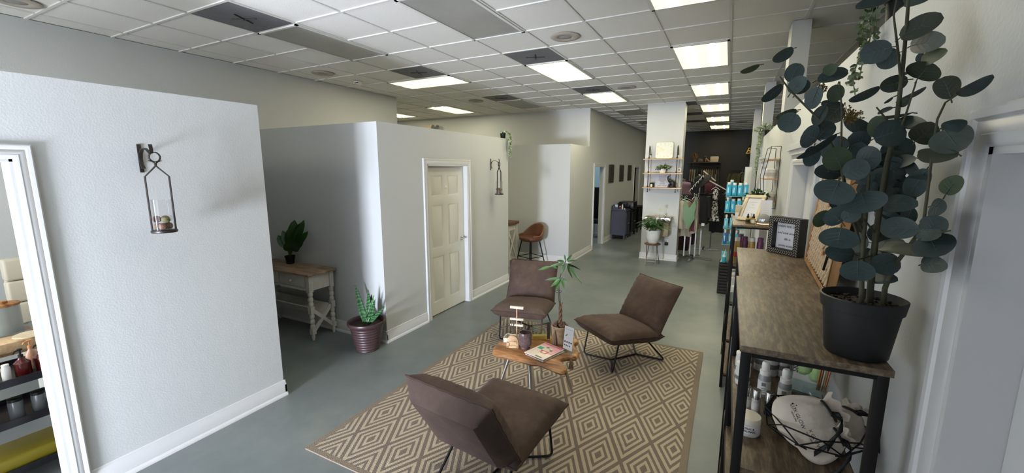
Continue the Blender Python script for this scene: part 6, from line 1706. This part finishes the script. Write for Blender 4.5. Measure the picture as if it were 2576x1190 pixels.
crops['Z'] = (0, 0, 1)
rnd = random.Random(21)
for rec in LV.replace('\n', '|').split('|'):
    c, bx_, by_, tx_, ty_, w_, g_ = rec.split(); ox, oy, sc_ = crops[c]
    P0 = (ox+float(bx_)*sc_, oy+float(by_)*sc_); P1 = (ox+float(tx_)*sc_, oy+float(ty_)*sc_); wpx = float(w_)*sc_
    cxp = (P0[0]+P1[0])/2
    Yd = EY + {'k': -.10, 'b': -.05, 'g': -.02, 'd': .05, 'e': .03, 'l': -.06}[g_] + rnd.uniform(-.03, .03)
    if cxp < 2080: Yd += .03
    if c == 'Z': Yd += .045
    B_ = EP(*P0, Yd); T_ = EP(*P1, Yd+rnd.uniform(-.03, .03))
    ax = T_-B_; vw = (CAM-(B_+T_)/2); dist = vw.length; vw.normalize()
    # pixel width to real width, allowing for the wide lens
    c_ = vw.dot(-_f); wreal = wpx*dist*c_/F_PX
    tr = max(wreal, ax.length*.72 if ax.length < .085 else .055)
    cosp = min(1, wreal/tr); sinp = math.sqrt(max(0, 1-cosp*cosp))
    side0 = ax.cross(vw).normalized(); side = (side0*cosp + vw*sinp*rnd.choice((-1, 1))).normalized()
    mkey = {'g': 'green', 'l': 'green', 'e': 'olive'}.get(g_, 'blue')
    L = groups.setdefault(mkey, MB(True)); L.mi = 0; vein = L
    up = side.cross(ax).normalized()
    if up.dot(vw) < 0: side = -side; up = -up
    T_ = T_+ax*.05; tr *= 1.14
    L.leaf(B_, T_, side, tr, .06, 'round', 12, .10); L.mi = 1
    # pale midrib and side veins just proud of the blade
    if cosp > .55:
        a0, a1 = B_+ax*.04+up*.0012, B_+ax*.85+up*(.06*ax.length*.5*.5+.002)
        mid = B_+ax*.5+up*(.06*ax.length*.5+.0012)
        vein.tube([a0, mid, a1], [.0008, .0005, .0002], 4)
        for f_ in (.2, .38, .55):
            for sg in (-1, 1):
                p0 = B_+ax*f_+up*(.06*ax.length*.5*math.sin(PI*f_)+.0012); q0 = p0+ax*.22+side*(sg*tr*.34)+up*(.10*tr*.34*.9)
                vein.tube([p0, q0], [.00035, .00015], 3, cap=False)
    # petiole towards the stems
    L.mi = 2; stems_l = L
    stems_l.tube([B_, B_-ax.normalized()*.010+Vector((0, 0, -.003))], [.0012, .0014], 5)
ST = mat('eucalyptus_stem', '#3a3c2a', .75, c2='#4d4b36', vs=30, bs=60, bstr=.5)
groups['blue'].build('blue_foliage', [EUC, VEIN, ST], t); groups['green'].build('green_foliage', [EUCG, VEIN, ST], t); groups['olive'].build('olive_foliage', [leafmat('eucalyptus_olive', '#2a2f24', '#343a2c', '#414636', .6), VEIN, ST], t)
def stem(pts, r0, r1, Y0=EY, Y1=EY):
    n = len(pts); P_ = [EP(x, y, Y0+(Y1-Y0)*i/(n-1)) for i, (x, y) in enumerate(pts)]
    b = MB(True); b.tube(P_, [r0+(r1-r0)*i/(n-1) for i in range(n)], 10); return b
rt = Vector((EX, EY, TP+.13))
b = stem([(2166, 795), (2168, 700), (2172, 610), (2180, 520), (2186, 440)], .006, .003, EY-.02, EY); b.build('trunk', ST, t)
b = stem([(2184, 796), (2190, 720), (2200, 620), (2213, 520), (2232, 410), (2252, 330), (2262, 250), (2272, 160), (2281, 60), (2288, -40)], .0078, .003, EY, EY); b.build('trunk', ST, t)
b = stem([(2218, 800), (2226, 725), (2250, 668), (2290, 615), (2330, 560), (2362, 500)], .0065, .0022, EY+.0, EY-.05); b.build('trunk', ST, t)
for pts, r0 in (([(2178, 600), (2140, 520), (2110, 400), (2060, 300), (2015, 255), (1985, 225), (1962, 192)], .004), ([(2172, 640), (2148, 560), (2122, 470), (2116, 370), (2118, 280), (2112, 205)], .0035), ([(2322, 570), (2335, 470), (2345, 385), (2358, 300), (2378, 258), (2408, 238)], .003),
                ([(2252, 330), (2230, 300), (2205, 270)], .003), ([(2266, 200), (2258, 120), (2248, 40), (2262, -30)], .003), ([(2245, 370), (2275, 300), (2305, 205)], .003), ([(2205, 590), (2180, 560), (2150, 530)], .0025), ([(2300, 600), (2345, 590), (2390, 580)], .002), ([(2200, 640), (2170, 650), (2152, 655)], .002), ([(2195, 700), (2215, 655), (2245, 640)], .002)):
    stem(pts, r0, .0015, EY, EY-.04).build('branch', ST, t)
rnd = random.Random(5)
for (cx_, cy_, n, s_) in ((2140, 288, 90, 26), (2068, 222, 26, 16)):
    b = MB(True); c0_ = EP(cx_, cy_+14, EY)
    for k in range(n):
        p = EP(cx_+rnd.gauss(0, s_*.45), cy_+rnd.gauss(0, s_*.35), EY+rnd.uniform(-.02, .02)); b.ball(p, .0022, 5, 4); b.tube([p, c0_], .0006, 3)
    b.build('seed_cluster', mat('ochre_seeds', '#6e5a26', .7), t)
# trailing plant hanging over the right partition, behind the eucalyptus
t = thing('trailing_plant', 'trailing green plant hanging over the right partition behind the eucalyptus', 'plant', (.50, 2.02, ZP))
pot(t, .50, 2.02, ZP, .045, .055, .09, BLACKPL)
trailing(t, .50, 2.02, ZP+.05, [(-.085, .0, .30, .5), (-.09, .06, .34, .5), (-.085, -.06, .22, .5), (-.085, .1, .26, .5), (-.03, .1, .03, 1), (.05, .0, .02, 1)], leafmat('trail_green', '#4c5a40', '#5f6d4e', '#76855f', .6), 8, 9)
bushy(t, .47, 2.02, ZP+.14, .10, .12, .08, 120, .7, EUCG, 17, 'crown', .025, .045)
t = thing('trailing_plant', 'pale trailing plant hanging over the far end of the right partition', 'plant', (.48, 8.02, ZP))
pot(t, .50, 7.90, ZP, .05, .06, .10, BLACKPL)
trailing(t, .50, 7.90, ZP+.06, [(-.10, .14, .62, .3), (-.10, .08, .5, .3), (-.12, .18, .72, .3), (-.09, .2, .45, .3), (-.09, .02, .25, .3), (-.10, .11, .40, .6)], PALELEAF, 16, 4)
bushy(t, .44, 7.95, ZP+.12, .14, .15, .08, 140, .7, PALELEAF, 18, 'crown', .025, .045)

# ================================================================== LADDER SHELF ON THE RIGHT WALL
t = thing('ladder_shelf', 'black wire wall shelf with three wood tiers beyond the far door', 'shelf', (.38, 5.15, 1.95))
ya, yb = 4.90, 5.42
for y in (ya, yb):
    b = MB(True); b.tube([(.430, y, 2.215), (.35, y, 2.215), (.305, y, 1.92), (.335, y, 1.60), (.430, y, 1.60)], .0034, 6); b.tube([(.430, y, 2.215), (.430, y, 1.60)], .0034, 6); b.build('side_frame', IRON, t)
for x, z in ((.35, 2.215), (.335, 1.60)):
    b = MB(True); b.tube([(x, ya, z), (x, yb, z)], .0034, 6); b.build('cross_wire', IRON, t)
for z, x in ((2.095, .338), (1.90, .31), (1.66, .335)):
    b = MB(); b.box((x, ya+.008, z-.012), (.432, yb-.008, z)); b.build('shelf_board', LIGHTWOOD, t)
def tub(x, y, z, lab):
    t = thing('white_tub', lab, 'tub', (x, y, z), 0, 'white tubs on the ladder shelf')
    b = MB(True); b.lathe([(.042, 0), (.048, .078), (.046, .08)], (x, y, z+.001), 24); bo = b.build('body', WHITEPL, t)
    b = MB(True); b.lathe([(.0455, .02), (.0482, .06)], (x, y, z+.001), 24, capb=False, capt=False); b.build('label', mat('tub_label', '#aaa5a0', .5, c2='#c4c0bb', vs=60), bo)
    b = MB(True); b.lathe([(.051, .08), (.051, .094), (.047, .098), (0, .098)], (x, y, z+.001), 24); b.build('lid', WHITEPL, t)
tub(.375, 4.99, 1.90, 'white tub on the middle board of the ladder shelf, nearer one'); tub(.375, 5.16, 1.90, 'white tub on the middle board of the ladder shelf, farther one'); tub(.385, 5.00, 1.66, 'white tub on the lowest board of the ladder shelf, nearer one'); tub(.385, 5.15, 1.66, 'white tub on the lowest board of the ladder shelf, farther one')

# ================================================================== TREATMENT ROOM SEEN THROUGH THE LEFT DOORWAY
t = thing('tiered_cart', 'black three-tier cart just inside the left doorway', 'cart', (-4.0, .68, 0))
for z in (.10, .42, .68):
    b = MB(); b.box((-4.25, .22, z-.012), (-3.84, .98, z)); 
    for q in (((-4.25, .22), (-4.24, .98)), ((-3.85, .22), (-3.84, .98)), ((-4.25, .22), (-3.84, .23)), ((-4.25, .97), (-3.84, .98))): b.box((*q[0], z), (*q[1], z+.035))
    b.build('tier', mat('black_gloss_tray', '#17141a', .3), t)
for x in (-4.24, -3.85):
    for y in (.23, .97):
        b = MB(True); b.tube([(x, y, .03), (x, y, .73)], .012, 8); b.build('post', BLACKMETAL, t); b = MB(True); b.ball((x, y, .022), .022, 8, 6); b.build('caster', BLACKPL, t)
b = MB(); b.box((-4.16, .30, .101), (-3.87, .90, .20)); one(b, 'yellow_bin', mat('mustard_yellow', '#8a7a1c', .5), 'mustard yellow storage box on the bottom tier of the black cart', 'box', (-4.0, .6, .1), bevel=.03, segs=3)
AMB = mat('amber_red_bottle', '#4a1412', .12); 
def pump(x, y, z, lab, m=AMB, h=.12, r=.038, cap=BLACKPL):
    t = thing('pump_bottle', lab, 'pump bottle', (x, y, z), 0, 'pump bottles on the black cart')
    b = MB(True); b.lathe([(r*.95, 0), (r, .006), (r, h*.8), (r*.4, h), (r*.36, h+.012)], (x, y, z), 20); b.build('body', m, t)
    b = MB(True); b.lathe([(.012, h+.008), (.012, h+.028), (.005, h+.03), (.005, h+.055), (.012, h+.056), (.012, h+.066), (0, h+.068)], (x, y, z), 12); b.tube([(x, y, z+h+.062), (x+.03, y-.03, z+h+.062), (x+.036, y-.036, z+h+.052)], .005, 6); b.build('pump_head', cap, t)
pump(-3.93, .76, .681, 'amber red bottle with black pump, left of the pair on the cart'); pump(-3.95, .85, .681, 'amber red bottle with black pump, right of the pair nearest the door frame')
pump(-4.05, .83, .681, 'clear bottle with peach pump behind the amber bottles', mat('peach_lotion', '#b98a70', .3), .13, .028, mat('peach_plastic', '#c98a58', .4))
can(-3.93, .69, .681, .022, .09, WHITEPL, WHITEPL, 'white_bottle', 'small white capped bottle left of the amber pump bottles', 'bottle')
b = MB(); b.box((-3.98, .36, .681), (-3.86, .64, .705)); one(b, 'pink_towel', mat('pink_towel', '#c9a09a', .9), 'folded pink towel along the edge of the cart top', 'towel', (-3.92, .5, .68), bevel=.01)
b = MB(True); b.lathe([(.07, .06), (.075, .066), (.072, .07), (0, .066)], (-4.0, .58, .72), 24); b.lathe([(.02, 0), (.03, .02), (.07, .06)], (-4.0, .58, .72), 24); one(b, 'cream_bowl', mat('cream_bowl', '#cfc2a4', .4), 'cream bowl on the pink box on the cart', 'bowl', (-4.0, .58, .72))
b = MB(); b.box((-4.06, .50, .681), (-3.93, .66, .719)); one(b, 'pink_box', mat('dusty_pink_box', '#9c7468', .6), 'dusty pink box under the cream bowl on the cart', 'box', (-4.0, .58, .68))
for k, (y, z, m, l) in enumerate(((.70, .421, mat('clear_grey_jar', '#5d5f60', .2), 'grey clear jar on the middle tier of the cart'), (.80, .421, mat('clear_grey_jar', '#5d5f60', .2), 'second grey clear jar on the middle tier of the cart'), (.58, .421, mat('brown_jar', '#4b3129', .3), 'brown jar at the left of the middle tier of the cart'))):
    can(-3.93, y, z, .035, .12, m, BLACKPL, 'jar', l, 'jar', None, .02, .95)
t = thing('work_table', 'light wood work table behind the black cart', 'table', (-4.75, .85, 0))
b = MB(); b.box((-5.0, .35, .70), (-4.40, 1.35, .73)); b.build('top', LIGHTWOOD, t)
for x in (-4.96, -4.44):
    for y in (.39, 1.31):
        b = MB(); b.box((x-.02, y-.02, 0), (x+.02, y+.02, .70)); b.build('leg', WHITEPL, t)
b = MB(); b.box((-4.55, .66, .731), (-4.36, 1.12, .80)); one(b, 'wooden_crate', LIGHTWOOD, 'light wood box at the front of the work table', 'box', (-4.45, .9, .73), bevel=.004)
b = MB(True); b.lathe([(.09, 0), (.092, .004), (.09, .009), (0, .009)], (-4.45, .93, .8005), 28); one(b, 'wooden_disc', PALEFRAME, 'round wooden disc lying on the light wood box', 'disc', (-4.45, .93, .8))
t = thing('glass_tray', 'shallow clear glass tray on the work table under the jar', 'tray', (-4.72, .88, .731))
b = MB(); b.box((-4.85, .72, .732), (-4.60, 1.02, .742))
for q in (((-4.85, .72), (-4.84, 1.02)), ((-4.61, .72), (-4.60, 1.02)), ((-4.85, .72), (-4.60, .73)), ((-4.85, 1.01), (-4.60, 1.02))): b.box((*q[0], .742), (*q[1], .80))
b.build('tray', mat('frosted_glass', '#9aa09a', .2, alpha=.5), t)
t = thing('lidded_jar', 'glass jar with a wooden lid standing in the glass tray', 'jar', (-4.72, .885, .743))
b = MB(True); b.lathe([(.07, 0), (.075, .005), (.075, .25), (.07, .25), (.07, .01), (0, .008)], (-4.72, .885, .743), 28); b.build('body', mat('frosted_glass', '#9aa09a', .2, alpha=.5), t)
b = MB(True); b.lathe([(.078, .25), (.08, .254), (.08, .268), (0, .27)], (-4.72, .885, .743), 28); ld = b.build('lid', TEAK, t); b = MB(True); b.lathe([(.018, .27), (.02, .285), (0, .29)], (-4.72, .885, .743), 12); b.build('knob', TEAK, ld)
t = thing('treatment_chair', 'cream tufted treatment chair back behind the work table', 'chair', (-5.3, 1.2, 0))
CRL = mat('cream_leatherette', '#b9b2a0', .5)
for k in range(4):
    b = MB(); b.box((-5.36, 1.02, .50+.19*k), (-5.26, 1.62, .685+.19*k)); b.build('back_pad', CRL, t, bevel=.02, segs=3)
b = MB(); b.box((-5.38, 1.03, .46), (-5.30, 1.6, 1.24)); b.build('back_frame', CRL, t, bevel=.02)
b = MB(); b.box((-5.30, 1.02, .38), (-5.02, 1.62, .50)); b.build('seat', CRL, t, bevel=.03)
b = MB(); b.box((-5.32, 1.1, 0), (-5.05, 1.54, .38)); b.build('base', WHITEPL, t)
